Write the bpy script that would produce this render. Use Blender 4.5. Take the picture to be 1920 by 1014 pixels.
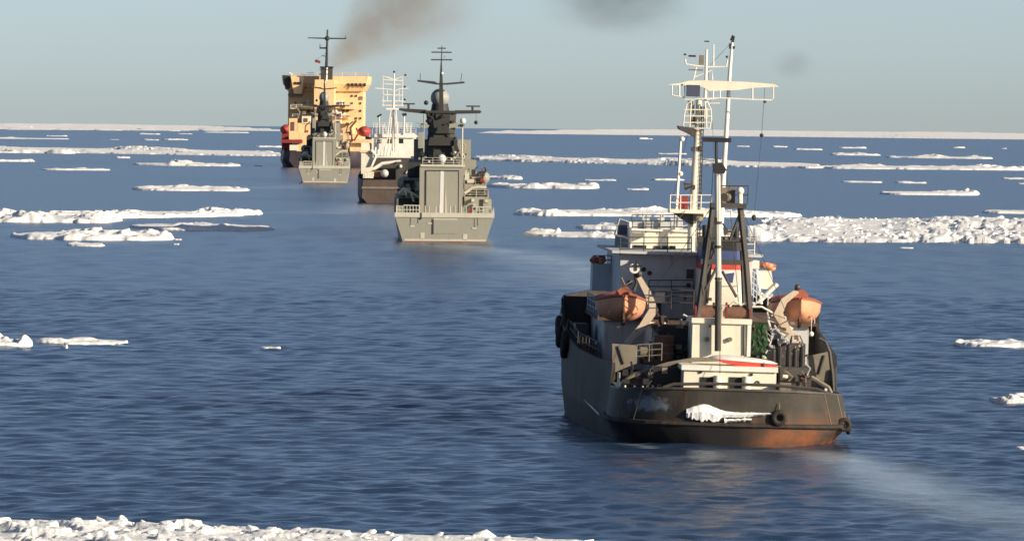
import bpy, math, random
import numpy as np
from mathutils import Vector, Matrix

for o in list(bpy.data.objects):
    bpy.data.objects.remove(o, do_unlink=True)
scn = bpy.context.scene
col = scn.collection
R = math.radians
random.seed(7)

# ------------------------------------------------------------------ camera
F = 12500.0                     # focal length in photo pixels (1920 wide): long telephoto
CAM_H = 16.5
PITCH, ROLL = 0.02334, 0.0098
REARTH = 7.43e6                 # earth radius incl. refraction: the sea dips at the horizon
fwd = Vector((0, math.cos(PITCH), -math.sin(PITCH)))
rt0 = Vector((1, 0, 0))
up0 = rt0.cross(fwd)
RT = rt0 * math.cos(ROLL) + up0 * math.sin(ROLL)
UP = up0 * math.cos(ROLL) - rt0 * math.sin(ROLL)
CAM = Vector((0, 0, CAM_H))
cd = bpy.data.cameras.new('camera')
cam = bpy.data.objects.new('camera', cd)
col.objects.link(cam)
cd.sensor_width = 36.0
cd.lens = 36.0 * F / 1920.0
cd.clip_start = 1.0
cd.clip_end = 60000.0
cam.matrix_world = Matrix(((RT.x, UP.x, -fwd.x, 0), (RT.y, UP.y, -fwd.y, 0),
                           (RT.z, UP.z, -fwd.z, CAM_H), (0, 0, 0, 1)))
scn.camera = cam

# ------------------------------------------------------------------ light
SUN_EL, SUN_AZ = R(18.5), R(121.0)          # azimuth clockwise from +Y (view direction)
w = bpy.data.worlds.new('World')
scn.world = w
w.use_nodes = True
nt = w.node_tree
nt.nodes.clear()
sky = nt.nodes.new('ShaderNodeTexSky')
sky.sky_type = 'NISHITA'
sky.sun_disc = False
sky.sun_elevation = SUN_EL
sky.sun_rotation = SUN_AZ
sky.air_density = 0.40
sky.dust_density = 0.54
sky.ozone_density = 0.0
bg = nt.nodes.new('ShaderNodeBackground')
bg.inputs['Strength'].default_value = 0.086
wo = nt.nodes.new('ShaderNodeOutputWorld')
nt.links.new(sky.outputs[0], bg.inputs['Color'])
nt.links.new(bg.outputs[0], wo.inputs['Surface'])
sl = bpy.data.lights.new('sun', 'SUN')
sl.energy = 5.0
sl.angle = R(0.6)
sl.color = (1.0, 0.86, 0.66)
sun = bpy.data.objects.new('sun', sl)
col.objects.link(sun)
sdir = Vector((math.sin(SUN_AZ) * math.cos(SUN_EL), math.cos(SUN_AZ) * math.cos(SUN_EL), math.sin(SUN_EL)))
sun.rotation_euler = sdir.to_track_quat('Z', 'Y').to_euler()
sun.location = (200, -200, 150)
vs = scn.view_settings
vs.view_transform = 'Standard'
vs.look = 'None'
vs.exposure = 0.52
vs.gamma = 1.0
vs.use_curve_mapping = False
scn.render.engine = 'CYCLES'
scn.cycles.volume_bounces = 1
scn.cycles.filter_width = 1.6

# ------------------------------------------------------------------ pixel helpers
def ray(px, py):
    return fwd + RT * ((px - 960.0) / F) + UP * ((507.0 - py) / F)

def seaz(x, y):
    return -(x * x + y * y) / (2 * REARTH)

def G(px, py):
    """point of the sea surface under a photo pixel"""
    d = ray(px, py)
    a = -(d.x ** 2 + d.y ** 2) / (2 * REARTH)
    # CAM_H + s*dz = -s^2*(..)/(2R)
    A, B, C = -a, d.z, CAM_H
    disc = B * B - 4 * A * C
    if disc < 0:
        s = -B / (2 * A)
    else:
        s = (-B - math.sqrt(disc)) / (2 * A)
    p = CAM + d * s
    return Vector((p.x, p.y, seaz(p.x, p.y)))

class Frame:
    """local frame of a ship: x starboard, y ahead of the stern, z up from the water"""
    def __init__(self, px, py, head, heel=0.0):
        self.o = G(px, py)
        self.h = R(head)
        self.m = Matrix.Translation(self.o) @ Matrix.Rotation(self.h, 4, 'Z') @ Matrix.Rotation(R(heel), 4, 'Y')
        self.inv = self.m.inverted()
        self.c = self.inv @ CAM
    def P(self, px, py, t):
        d = self.inv.to_3x3() @ ray(px, py)
        s = (t - self.c.y) / d.y
        return Vector((self.c.x + s * d.x, t, self.c.z + s * d.z))

# ------------------------------------------------------------------ materials
MATS = {}
def mat(name, rgb, rough=0.55, var=0.18, scale=1.2, metal=0.0, grime=0.0, rust=None, bump=0.0):
    """painted / worn surface. grime: amount of vertical streaks; rust: (z_low, z_high, amount) band of rust on the thing itself"""
    if name in MATS:
        return MATS[name]
    m = bpy.data.materials.new(name)
    m.use_nodes = True
    n, l = m.node_tree.nodes, m.node_tree.links
    bs = n['Principled BSDF']
    bs.inputs['Roughness'].default_value = rough
    bs.inputs['Metallic'].default_value = metal
    bs.inputs['Specular IOR Level'].default_value = 0.3
    tc = n.new('ShaderNodeTexCoord')
    no = n.new('ShaderNodeTexNoise')
    no.inputs['Scale'].default_value = scale
    no.inputs['Detail'].default_value = 6
    no.inputs['Roughness'].default_value = 0.65
    l.new(tc.outputs['Object'], no.inputs['Vector'])
    mp = n.new('ShaderNodeMapRange')
    mp.inputs['From Min'].default_value = 0.3
    mp.inputs['From Max'].default_value = 0.7
    mp.inputs['To Min'].default_value = 1 - var
    mp.inputs['To Max'].default_value = 1 + var * 0.6
    l.new(no.outputs['Fac'], mp.inputs['Value'])
    mu = n.new('ShaderNodeVectorMath')
    mu.operation = 'SCALE'
    mu.inputs[0].default_value = rgb
    l.new(mp.outputs[0], mu.inputs['Scale'])
    last = mu.outputs[0]
    def mix(fac_sock, rgb2, last):
        mx = n.new('ShaderNodeMix')
        mx.data_type = 'RGBA'
        l.new(fac_sock, mx.inputs['Factor'])
        l.new(last, mx.inputs['A'])
        mx.inputs['B'].default_value = (*rgb2, 1)
        return mx.outputs['Result']
    if grime > 0:
        g = n.new('ShaderNodeTexNoise')
        g.inputs['Scale'].default_value = 2.2
        g.inputs['Detail'].default_value = 4
        ma = n.new('ShaderNodeMapping')
        ma.inputs['Scale'].default_value = (1.4, 1.4, 0.22)
        l.new(tc.outputs['Object'], ma.inputs['Vector'])
        l.new(ma.outputs[0], g.inputs['Vector'])
        cr = n.new('ShaderNodeMapRange')
        cr.inputs['From Min'].default_value = 0.56
        cr.inputs['From Max'].default_value = 0.72
        cr.inputs['To Max'].default_value = grime
        l.new(g.outputs['Fac'], cr.inputs['Value'])
        last = mix(cr.outputs[0], (0.16, 0.085, 0.045), last)
    if rust:
        z0, z1, am = rust
        sp = n.new('ShaderNodeSeparateXYZ')
        l.new(tc.outputs['Object'], sp.inputs[0])
        zz = n.new('ShaderNodeMapRange')
        zz.inputs['From Min'].default_value = z1
        zz.inputs['From Max'].default_value = z0
        l.new(sp.outputs['Z'], zz.inputs['Value'])
        n2 = n.new('ShaderNodeTexNoise')
        n2.inputs['Scale'].default_value = 0.9
        n2.inputs['Detail'].default_value = 7
        n2.inputs['Roughness'].default_value = 0.7
        l.new(tc.outputs['Object'], n2.inputs['Vector'])
        m2 = n.new('ShaderNodeMapRange')
        m2.inputs['From Min'].default_value = 0.34
        m2.inputs['From Max'].default_value = 0.6
        l.new(n2.outputs['Fac'], m2.inputs['Value'])
        pr = n.new('ShaderNodeMath'); pr.operation = 'MULTIPLY'
        l.new(zz.outputs[0], pr.inputs[0]); l.new(m2.outputs[0], pr.inputs[1])
        xr = n.new('ShaderNodeMapRange')
        xr.inputs['From Min'].default_value = -0.5; xr.inputs['From Max'].default_value = 2.5
        xr.inputs['To Min'].default_value = 0.12; xr.inputs['To Max'].default_value = am
        l.new(sp.outputs['X'], xr.inputs['Value'])
        p2 = n.new('ShaderNodeMath'); p2.operation = 'MULTIPLY'
        l.new(pr.outputs[0], p2.inputs[0]); l.new(xr.outputs[0], p2.inputs[1])
        last = mix(p2.outputs[0], (0.20, 0.075, 0.035), last)
        zb = n.new('ShaderNodeMath'); zb.operation = 'MULTIPLY_ADD'      # lower port side blackened: painted shade where hull turns from sun, ragged edge
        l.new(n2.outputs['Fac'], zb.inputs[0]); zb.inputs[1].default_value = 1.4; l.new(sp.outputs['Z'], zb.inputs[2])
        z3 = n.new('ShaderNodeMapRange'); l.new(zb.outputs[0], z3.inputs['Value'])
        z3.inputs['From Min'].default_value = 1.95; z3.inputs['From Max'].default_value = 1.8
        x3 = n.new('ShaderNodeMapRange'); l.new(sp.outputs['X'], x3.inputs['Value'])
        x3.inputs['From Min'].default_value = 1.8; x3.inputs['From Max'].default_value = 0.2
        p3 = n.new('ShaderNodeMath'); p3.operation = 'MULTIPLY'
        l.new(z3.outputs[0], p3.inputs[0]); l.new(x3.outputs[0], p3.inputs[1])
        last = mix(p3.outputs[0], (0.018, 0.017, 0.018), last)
        # patch of frost on the port end of the stern bulwark
        vd = n.new('ShaderNodeVectorMath'); vd.operation = 'SUBTRACT'; vd.inputs[1].default_value = (-4.2, 1.2, 1.95)
        l.new(tc.outputs['Object'], vd.inputs[0])
        vm = n.new('ShaderNodeVectorMath'); vm.operation = 'MULTIPLY'; vm.inputs[1].default_value = (.75, .3, 1.9)
        l.new(vd.outputs[0], vm.inputs[0])
        vl = n.new('ShaderNodeVectorMath'); vl.operation = 'LENGTH'
        l.new(vm.outputs[0], vl.inputs[0])
        nf = n.new('ShaderNodeTexNoise'); nf.inputs['Scale'].default_value = 3.0; nf.inputs['Detail'].default_value = 6
        l.new(tc.outputs['Object'], nf.inputs['Vector'])
        ad = n.new('ShaderNodeMath'); ad.operation = 'MULTIPLY_ADD'; ad.inputs[1].default_value = 1.6
        l.new(nf.outputs['Fac'], ad.inputs[0]); l.new(vl.outputs['Value'], ad.inputs[2])
        fr = n.new('ShaderNodeMapRange'); l.new(ad.outputs[0], fr.inputs['Value'])
        fr.inputs['From Min'].default_value = 1.65; fr.inputs['From Max'].default_value = 1.2; fr.inputs['To Max'].default_value = .75
        last = mix(fr.outputs[0], (0.22, 0.25, 0.29), last)
    l.new(last, bs.inputs['Base Color'])
    if bump > 0:
        b = n.new('ShaderNodeBump')
        b.inputs['Strength'].default_value = bump
        b.inputs['Distance'].default_value = 0.05
        l.new(no.outputs['Fac'], b.inputs['Height'])
        l.new(b.outputs[0], bs.inputs['Normal'])
    if name == 'dark_hull_paint':
        bs.inputs['Specular IOR Level'].default_value = 0.12
    MATS[name] = m
    return m

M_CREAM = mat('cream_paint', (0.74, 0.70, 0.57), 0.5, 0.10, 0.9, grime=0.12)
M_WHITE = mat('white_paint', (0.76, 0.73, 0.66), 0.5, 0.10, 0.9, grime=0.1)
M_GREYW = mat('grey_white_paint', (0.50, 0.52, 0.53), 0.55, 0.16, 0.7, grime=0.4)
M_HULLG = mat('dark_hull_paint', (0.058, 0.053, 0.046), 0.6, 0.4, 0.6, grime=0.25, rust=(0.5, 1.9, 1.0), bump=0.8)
M_DKGREY = mat('dark_grey_paint', (0.07, 0.065, 0.06), 0.55, 0.3, 1.0, grime=0.3)
M_BLACK = mat('black_paint', (0.03, 0.028, 0.03), 0.5, 0.3, 1.0)
M_BROWN = mat('rusty_steel', (0.16, 0.085, 0.06), 0.75, 0.4, 2.0, grime=0.5)
M_OLIVE = mat('olive_grey_paint', (0.20, 0.175, 0.135), 0.6, 0.25, 1.3, grime=0.4)
M_BEIGE = mat('beige_davit_paint', (0.58, 0.47, 0.36), 0.55, 0.15, 1.5, grime=0.4)
M_ORANGE = mat('orange_boat_paint', (0.74, 0.34, 0.20), 0.5, 0.18, 1.0, grime=0.25)
M_REDOR = mat('red_orange_canvas', (0.38, 0.12, 0.075), 0.75, 0.25, 1.5)
M_RED = mat('red_paint', (0.55, 0.07, 0.05), 0.5, 0.2, 1.5)
M_DRED = mat('dark_red_paint', (0.25, 0.04, 0.035), 0.6, 0.25, 1.5)
M_BLUE = mat('blue_paint', (0.06, 0.085, 0.20), 0.5, 0.2, 1.5)
M_SLATE = mat('slate_blue_panel', (0.07, 0.08, 0.12), 0.4, 0.15, 1.0)
M_GREEN = mat('green_netting', (0.03, 0.075, 0.035), 0.85, 0.5, 5.0)
M_RUBBER = mat('black_rubber', (0.035, 0.03, 0.028), 0.8, 0.4, 4.0, grime=0.3)
M_GLASS = mat('dark_window_glass', (0.02, 0.025, 0.03), 0.08, 0.1, 1.0)
M_DECK = mat('brown_deck_paint', (0.12, 0.07, 0.05), 0.8, 0.35, 0.8, grime=0.4)
M_NAVY = mat('navy_grey_paint', (0.285, 0.28, 0.235), 0.5, 0.07, 0.35, grime=0.12)
M_NAVYL = mat('pale_navy_grey_paint', (0.50, 0.48, 0.40), 0.5, 0.1, 0.6, grime=0.15)
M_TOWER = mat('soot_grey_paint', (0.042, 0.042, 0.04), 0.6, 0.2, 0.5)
M_ANTIF = mat('red_antifouling', (0.22, 0.06, 0.04), 0.7, 0.25, 0.8)
M_YELLOW = mat('ochre_yellow_paint', (0.82, 0.57, 0.31), 0.5, 0.14, 0.3, grime=0.35)
M_DOME = mat('radome_white', (0.62, 0.62, 0.6), 0.4, 0.06, 1.0)
M_BHULL = mat('black_icebreaker_hull', (0.05, 0.04, 0.05), 0.5, 0.3, 0.3, grime=0.3)
M_RHULL = mat('brown_hull_paint', (0.10, 0.075, 0.065), 0.6, 0.3, 0.5, grime=0.5)

def snow_mat(name, rgb, bump=0.5):
    m = bpy.data.materials.new(name)
    m.use_nodes = True
    n, l = m.node_tree.nodes, m.node_tree.links
    bs = n['Principled BSDF']
    bs.inputs['Roughness'].default_value = 0.75
    bs.inputs['Specular IOR Level'].default_value = 0.2
    tc = n.new('ShaderNodeTexCoord')
    no = n.new('ShaderNodeTexNoise')
    no.inputs['Scale'].default_value = 1.3
    no.inputs['Detail'].default_value = 8
    no.inputs['Roughness'].default_value = 0.65
    l.new(tc.outputs['Object'], no.inputs['Vector'])
    cr = n.new('ShaderNodeValToRGB')
    cr.color_ramp.elements[0].position = 0.28
    cr.color_ramp.elements[0].color = (rgb[0] * 0.62, rgb[1] * 0.72, rgb[2] * 0.82, 1)
    cr.color_ramp.elements[1].position = 0.46
    cr.color_ramp.elements[1].color = (*rgb, 1)
    l.new(no.outputs['Fac'], cr.inputs[0])
    l.new(cr.outputs[0], bs.inputs['Base Color'])
    b = n.new('ShaderNodeBump')
    b.inputs['Strength'].default_value = bump
    b.inputs['Distance'].default_value = 0.25
    l.new(no.outputs['Fac'], b.inputs['Height'])
    l.new(b.outputs[0], bs.inputs['Normal'])
    return m
M_SNOW = snow_mat('snow_covered_ice', (0.90, 0.90, 0.88))
M_SLUSH = snow_mat('thin_wet_ice', (0.33, 0.42, 0.50), 0.2)

# ------------------------------------------------------------------ mesh builder
class MB:
    def __init__(self, off=(0, 0, 0)):
        self.v, self.f = [], []
        self.off = Vector(off)
    def add(self, vs, fs):
        b = len(self.v)
        self.v += [tuple(Vector(p) - self.off) for p in vs]
        self.f += [tuple(b + i for i in f) for f in fs]
        return self
    def box(self, x0, x1, y0, y1, z0, z1):
        if x0 > x1: x0, x1 = x1, x0
        if y0 > y1: y0, y1 = y1, y0
        if z0 > z1: z0, z1 = z1, z0
        vs = [(x0, y0, z0), (x1, y0, z0), (x1, y1, z0), (x0, y1, z0), (x0, y0, z1), (x1, y0, z1), (x1, y1, z1), (x0, y1, z1)]
        return self.add(vs, [(0, 3, 2, 1), (4, 5, 6, 7), (0, 1, 5, 4), (1, 2, 6, 5), (2, 3, 7, 6), (3, 0, 4, 7)])
    def prism(self, poly, d):
        """poly: list of 3D points in a plane; extruded by vector d"""
        n = len(poly)
        d = Vector(d)
        p2 = [Vector(p) + d for p in poly]
        fs = [tuple(range(n - 1, -1, -1)), tuple(range(n, 2 * n))]
        fs += [(i, (i + 1) % n, n + (i + 1) % n, n + i) for i in range(n)]
        return self.add(list(poly) + p2, fs)
    def tube(self, p0, p1, r0, r1=None, n=8, caps=True):
        return self.path([p0, p1], [r0, r0 if r1 is None else r1], n, caps)
    def path(self, pts, rad, n=6, caps=True):
        pts = [Vector(p) for p in pts]
        k = len(pts)
        if not isinstance(rad, (list, tuple)): rad = [rad] * k
        vs, fs = [], []
        prev = None
        for i, p in enumerate(pts):
            a = pts[max(i - 1, 0)]; b = pts[min(i + 1, k - 1)]
            d = (b - a).normalized()
            if prev is None:
                u = d.orthogonal().normalized()
            else:
                u = prev - d * prev.dot(d)
                u = u.normalized() if u.length > 1e-6 else d.orthogonal().normalized()
            prev = u
            q = d.cross(u)
            for j in range(n):
                an = 2 * math.pi * (j + 0.5) / n
                vs.append(p + (u * math.cos(an) + q * math.sin(an)) * rad[i])
        for i in range(k - 1):
            for j in range(n):
                j2 = (j + 1) % n
                fs.append((i * n + j, i * n + j2, (i + 1) * n + j2, (i + 1) * n + j))
        if caps:
            fs.append(tuple(range(n - 1, -1, -1)))
            fs.append(tuple((k - 1) * n + j for j in range(n)))
        return self.add(vs, fs)
    def sphere(self, c, r, nu=14, nv=9, sc=(1, 1, 1)):
        c = Vector(c)
        vs, fs = [], []
        for i in range(nv + 1):
            th = math.pi * i / nv
            for j in range(nu):
                ph = 2 * math.pi * j / nu
                vs.append((c.x + r * sc[0] * math.sin(th) * math.cos(ph), c.y + r * sc[1] * math.sin(th) * math.sin(ph), c.z + r * sc[2] * math.cos(th)))
        for i in range(nv):
            for j in range(nu):
                j2 = (j + 1) % nu
                fs.append((i * nu + j, (i + 1) * nu + j, (i + 1) * nu + j2, i * nu + j2))
        return self.add(vs, fs)
    def torus(self, c, R_, r, axis='y', nu=18, nv=8):
        c = Vector(c)
        vs, fs = [], []
        for i in range(nu):
            a = 2 * math.pi * i / nu
            for j in range(nv):
                b = 2 * math.pi * j / nv
                rr = R_ + r * math.cos(b)
                p = (rr * math.cos(a), r * math.sin(b), rr * math.sin(a))
                if axis == 'x': p = (p[1], p[0], p[2])
                if axis == 'z': p = (p[0], p[2], p[1])
                vs.append(c + Vector(p))
        for i in range(nu):
            for j in range(nv):
                fs.append((i * nv + j, i * nv + (j + 1) % nv, ((i + 1) % nu) * nv + (j + 1) % nv, ((i + 1) % nu) * nv + j))
        return self.add(vs, fs)
    def loft(self, secs, closed=True, caps=True):
        n = len(secs[0])
        vs = [p for s in secs for p in s]
        fs = []
        for i in range(len(secs) - 1):
            for j in range(n if closed else n - 1):
                j2 = (j + 1) % n
                fs.append((i * n + j, i * n + j2, (i + 1) * n + j2, (i + 1) * n + j))
        if caps:
            fs.append(tuple(range(n - 1, -1, -1)))
            fs.append(tuple((len(secs) - 1) * n + j for j in range(n)))
        return self.add(vs, fs)
    def rail(self, pts, h=1.0, post=1.5, bars=3, r=0.028):
        """guard rail along base points"""
        pts = [Vector(p) for p in pts]
        up = Vector((0, 0, h))
        for a, b in zip(pts[:-1], pts[1:]):
            k = max(1, int(round((b - a).length / post)))
            for i in range(k + 1):
                p = a.lerp(b, i / k)
                self.tube(p, p + up, r, n=4)
            for q in range(bars):
                z = Vector((0, 0, h * (q + 1) / bars))
                self.tube(a + z, b + z, r, n=4)
        return self
    def mesh(self, name, m, smooth=False):
        me = bpy.data.meshes.new(name)
        me.from_pydata(self.v, [], self.f)
        me.update()
        import bmesh
        bm = bmesh.new(); bm.from_mesh(me)
        bmesh.ops.recalc_face_normals(bm, faces=bm.faces)
        bm.to_mesh(me); bm.free()
        if smooth:
            me.polygons.foreach_set('use_smooth', [True] * len(me.polygons))
            me.set_sharp_from_angle(angle=R(40))
        me.materials.append(m)
        return me
    def build(self, name, m, parent=None, smooth=False):
        o = bpy.data.objects.new(name, self.mesh(name, m, smooth))
        col.objects.link(o)
        if parent is not None:
            o.parent = parent
        return o

def tag(o, label=None, cat=None, group=None, kind=None):
    if label: o['label'] = label
    if cat: o['category'] = cat
    if group: o['group'] = group
    if kind: o['kind'] = kind
    return o

def empty(name, matrix):
    o = bpy.data.objects.new(name, None)
    o.empty_display_size = 1.0
    col.objects.link(o)
    o.matrix_world = matrix
    return o

def copy_tree(o, parent=None):
    c = o.copy()
    col.objects.link(c)
    if parent is not None:
        c.parent = parent
    for ch in [x for x in bpy.data.objects if x.parent == o]:
        copy_tree(ch, c)
    return c

# ------------------------------------------------------------------ noise (numpy)
def vnoise(x, y, seed):
    xi = np.floor(x).astype(np.int64); yi = np.floor(y).astype(np.int64)
    xf = x - xi; yf = y - yi
    def h(a, b):
        n = (a * 374761393 + b * 668265263 + seed * 974634777) & 0x7fffffff
        n = ((n ^ (n >> 13)) * 1274126177) & 0x7fffffff
        return ((n ^ (n >> 16)) & 0xffff) / 65535.0
    u = xf * xf * (3 - 2 * xf); v = yf * yf * (3 - 2 * yf)
    return (h(xi, yi) * (1 - u) + h(xi + 1, yi) * u) * (1 - v) + (h(xi, yi + 1) * (1 - u) + h(xi + 1, yi + 1) * u) * v
def fbm(x, y, seed, o=4):
    s, a, t = 0, 1.0, 0
    for k in range(o):
        s = s + a * vnoise(x * 2 ** k, y * 2 ** k, seed + k * 17)
        t += a; a *= 0.5
    return s / t

def grid_mesh(name, V, nr, nc, m, wrap=False, smooth=False):
    """V: (nr*nc,3) numpy vertices; quads"""
    me = bpy.data.meshes.new(name)
    i = np.arange(nr - 1)[:, None]
    jn = nc if wrap else nc - 1
    j = np.arange(jn)[None, :]
    j2 = (j + 1) % nc
    q = np.stack([i * nc + j, i * nc + j2, (i + 1) * nc + j2, (i + 1) * nc + j], axis=-1).reshape(-1, 4)
    me.vertices.add(len(V))
    me.vertices.foreach_set('co', V.astype(np.float32).ravel())
    me.loops.add(q.size)
    me.loops.foreach_set('vertex_index', q.astype(np.int32).ravel())
    me.polygons.add(len(q))
    me.polygons.foreach_set('loop_start', np.arange(0, q.size, 4, dtype=np.int32))
    me.polygons.foreach_set('loop_total', np.full(len(q), 4, dtype=np.int32))
    me.polygons.foreach_set('use_smooth', np.full(len(q), smooth))
    me.update(calc_edges=True)
    me.validate()
    me.materials.append(m)
    return me

# ================================================================== THE SEA
def sea_material():
    m = bpy.data.materials.new('sea_water')
    m.use_nodes = True
    n, l = m.node_tree.nodes, m.node_tree.links
    bs = n['Principled BSDF']
    bs.inputs['IOR'].default_value = 1.333
    tc = n.new('ShaderNodeTexCoord')
    at = n.new('ShaderNodeAttribute'); at.attribute_name = 'wake'
    ma = n.new('ShaderNodeMapping'); ma.inputs['Scale'].default_value = (0.16, 0.05, 0.1)
    l.new(tc.outputs['Object'], ma.inputs['Vector'])
    no = n.new('ShaderNodeTexNoise'); no.inputs['Scale'].default_value = 1.0
    no.inputs['Detail'].default_value = 5
    l.new(ma.outputs[0], no.inputs['Vector'])
    mr = n.new('ShaderNodeMapRange')
    mr.inputs['From Min'].default_value = 0.3; mr.inputs['From Max'].default_value = 0.62
    mr.inputs['To Min'].default_value = 0.25
    l.new(no.outputs['Fac'], mr.inputs['Value'])
    fm = n.new('ShaderNodeMath'); fm.operation = 'MULTIPLY'
    l.new(at.outputs['Fac'], fm.inputs[0]); l.new(mr.outputs[0], fm.inputs[1])
    mx = n.new('ShaderNodeMix'); mx.data_type = 'RGBA'
    mx.inputs['A'].default_value = (0.021, 0.046, 0.094, 1)
    mx.inputs['B'].default_value = (0.36, 0.42, 0.46, 1)
    l.new(fm.outputs[0], mx.inputs['Factor'])
    l.new(mx.outputs['Result'], bs.inputs['Base Color'])
    bs.inputs['Roughness'].default_value = 0.22
    # ripples
    m2 = n.new('ShaderNodeMapping'); m2.inputs['Scale'].default_value = (0.8, 1.0, 1.0)
    l.new(tc.outputs['Object'], m2.inputs['Vector'])
    n2 = n.new('ShaderNodeTexNoise'); n2.inputs['Scale'].default_value = 0.9
    n2.inputs['Detail'].default_value = 4; n2.inputs['Roughness'].default_value = 0.6
    l.new(m2.outputs[0], n2.inputs['Vector'])
    b = n.new('ShaderNodeBump'); b.inputs['Strength'].default_value = 0.35; b.inputs['Distance'].default_value = 0.25
    l.new(n2.outputs['Fac'], b.inputs['Height'])
    l.new(b.outputs[0], bs.inputs['Normal'])
    return m

def seg_dist(X, Y, a, b):
    ax, ay = a; bx, by = b
    dx, dy = bx - ax, by - ay
    t = np.clip(((X - ax) * dx + (Y - ay) * dy) / (dx * dx + dy * dy), 0, 1)
    return np.hypot(X - ax - t * dx, Y - ay - t * dy), t

def build_sea():
    th_f = np.linspace(-R(6.5), R(6.5), 430)
    th_c = np.radians(np.arange(12, 349, 6.0))
    th = np.concatenate([th_f, th_c])          # azimuth clockwise from +Y, wraps round
    r = [4.0, 30.0, 80.0, 140.0, 190.0, 215.0]
    while r[-1] < 620:
        r.append(r[-1] * 1.0013)
    while r[-1] < 2600:
        r.append(r[-1] * 1.0020)
    while r[-1] < 24000:
        r.append(r[-1] * 1.02)
    r = np.array(r)
    RR, TT = np.meshgrid(r, th, indexing='ij')
    X = RR * np.sin(TT); Y = RR * np.cos(TT)
    dr = RR * np.where(RR < 620, 0.0013, 0.0020)
    rng = np.random.RandomState(3)
    Z = np.zeros_like(X)
    patch = 0.95 + 0.08 * fbm(X / 60.0, Y / 160.0, 5, 3)
    for k in range(48):
        lam = 0.9 * (1.042 ** k)                # 0.9 .. 6 m
        an = rng.normal(R(200), 0.6)
        kx, ky = math.sin(an) * 2 * math.pi / lam, math.cos(an) * 2 * math.pi / lam
        slope = 0.046 * (0.9 / lam) ** 0.6
        amp = slope * lam / (2 * math.pi)
        fade = np.clip((lam / dr - 1.9) / 1.4, 0, 1)
        Z += amp * fade * np.sin(kx * X + ky * Y + rng.uniform(0, 6.28))
    Z *= patch
    edge = np.clip((R(6.4) - np.abs(np.where(TT > math.pi, TT - 2 * math.pi, TT))) / R(0.4), 0, 1)
    edge *= np.clip((RR - 200) / 15.0, 0, 1) * np.clip((3000 - RR) / 400.0, 0, 1)
    # wakes: smoother, paler, aerated water
    wake = np.zeros_like(X)
    def trail(pts, w0, w1, s):
        nonlocal wake
        P = [G(*p) for p in pts]
        L = len(P) - 1
        for i in range(L):
            d, t = seg_dist(X, Y, P[i][:2], P[i + 1][:2])
            ww = w0 + (w1 - w0) * (i + t) / L
            wake = np.maximum(wake, s * np.exp(-(d / ww) ** 2))
    trail([(1560, 850), (1640, 880), (1760, 925), (1920, 962), (2100, 1000)], 1.5, 4.6, 1.0)
    trail([(835, 460), (930, 468), (1010, 482), (1090, 500), (1200, 540)], 3.0, 8.0, 0.75)
    trail([(690, 384), (660, 394), (600, 400)], 4.0, 8.0, 0.45)
    trail([(607, 347), (560, 352), (470, 352)], 6.0, 14.0, 0.45)
    trail([(1078, 798), (1110, 812), (1160, 829), (1220, 838), (1300, 842)], .25, .5, .55)
    trail([(1330, 842), (1450, 846), (1560, 846)], .5, 1.0, .5)
    Z *= edge * (1 - 0.6 * np.clip(wake, 0, 1))
    Z += seaz(X, Y)
    V = np.stack([X, Y, Z], -1).reshape(-1, 3)
    me = grid_mesh('sea', V, len(r), len(th), sea_material(), wrap=True, smooth=True)
    a = me.attributes.new('wake', 'FLOAT', 'POINT')
    a.data.foreach_set('value', wake.astype(np.float32).ravel())
    o = bpy.data.objects.new('sea', me)
    col.objects.link(o)
    tag(o, kind='structure')
    return o
build_sea()

# ================================================================== ICE
def rock_mesh(name, seed):
    """a worn, broken ice block, unit size"""
    import bmesh
    rng = random.Random(seed)
    bm = bmesh.new()
    for i in range(13):
        v = Vector((rng.gauss(0, 1), rng.gauss(0, 1), rng.gauss(0, 1))).normalized()
        bm.verts.new((v.x * 0.5 * rng.uniform(.8, 1.1), v.y * 0.5 * rng.uniform(.8, 1.1), v.z * 0.38 * rng.uniform(.7, 1.1)))
    r_ = bmesh.ops.convex_hull(bm, input=bm.verts)
    bmesh.ops.delete(bm, geom=[g for g in r_['geom_interior'] if isinstance(g, bmesh.types.BMVert)], context='VERTS')
    bmesh.ops.bevel(bm, geom=list(bm.edges), offset=.035, segments=1, affect='EDGES', clamp_overlap=True)
    me = bpy.data.meshes.new(name)
    bm.to_mesh(me); bm.free()
    me.polygons.foreach_set('use_smooth', [True] * len(me.polygons))
    me.materials.append(M_SNOW)
    return me
ROCKS = [rock_mesh('ice_block', s) for s in range(8)]

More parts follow.
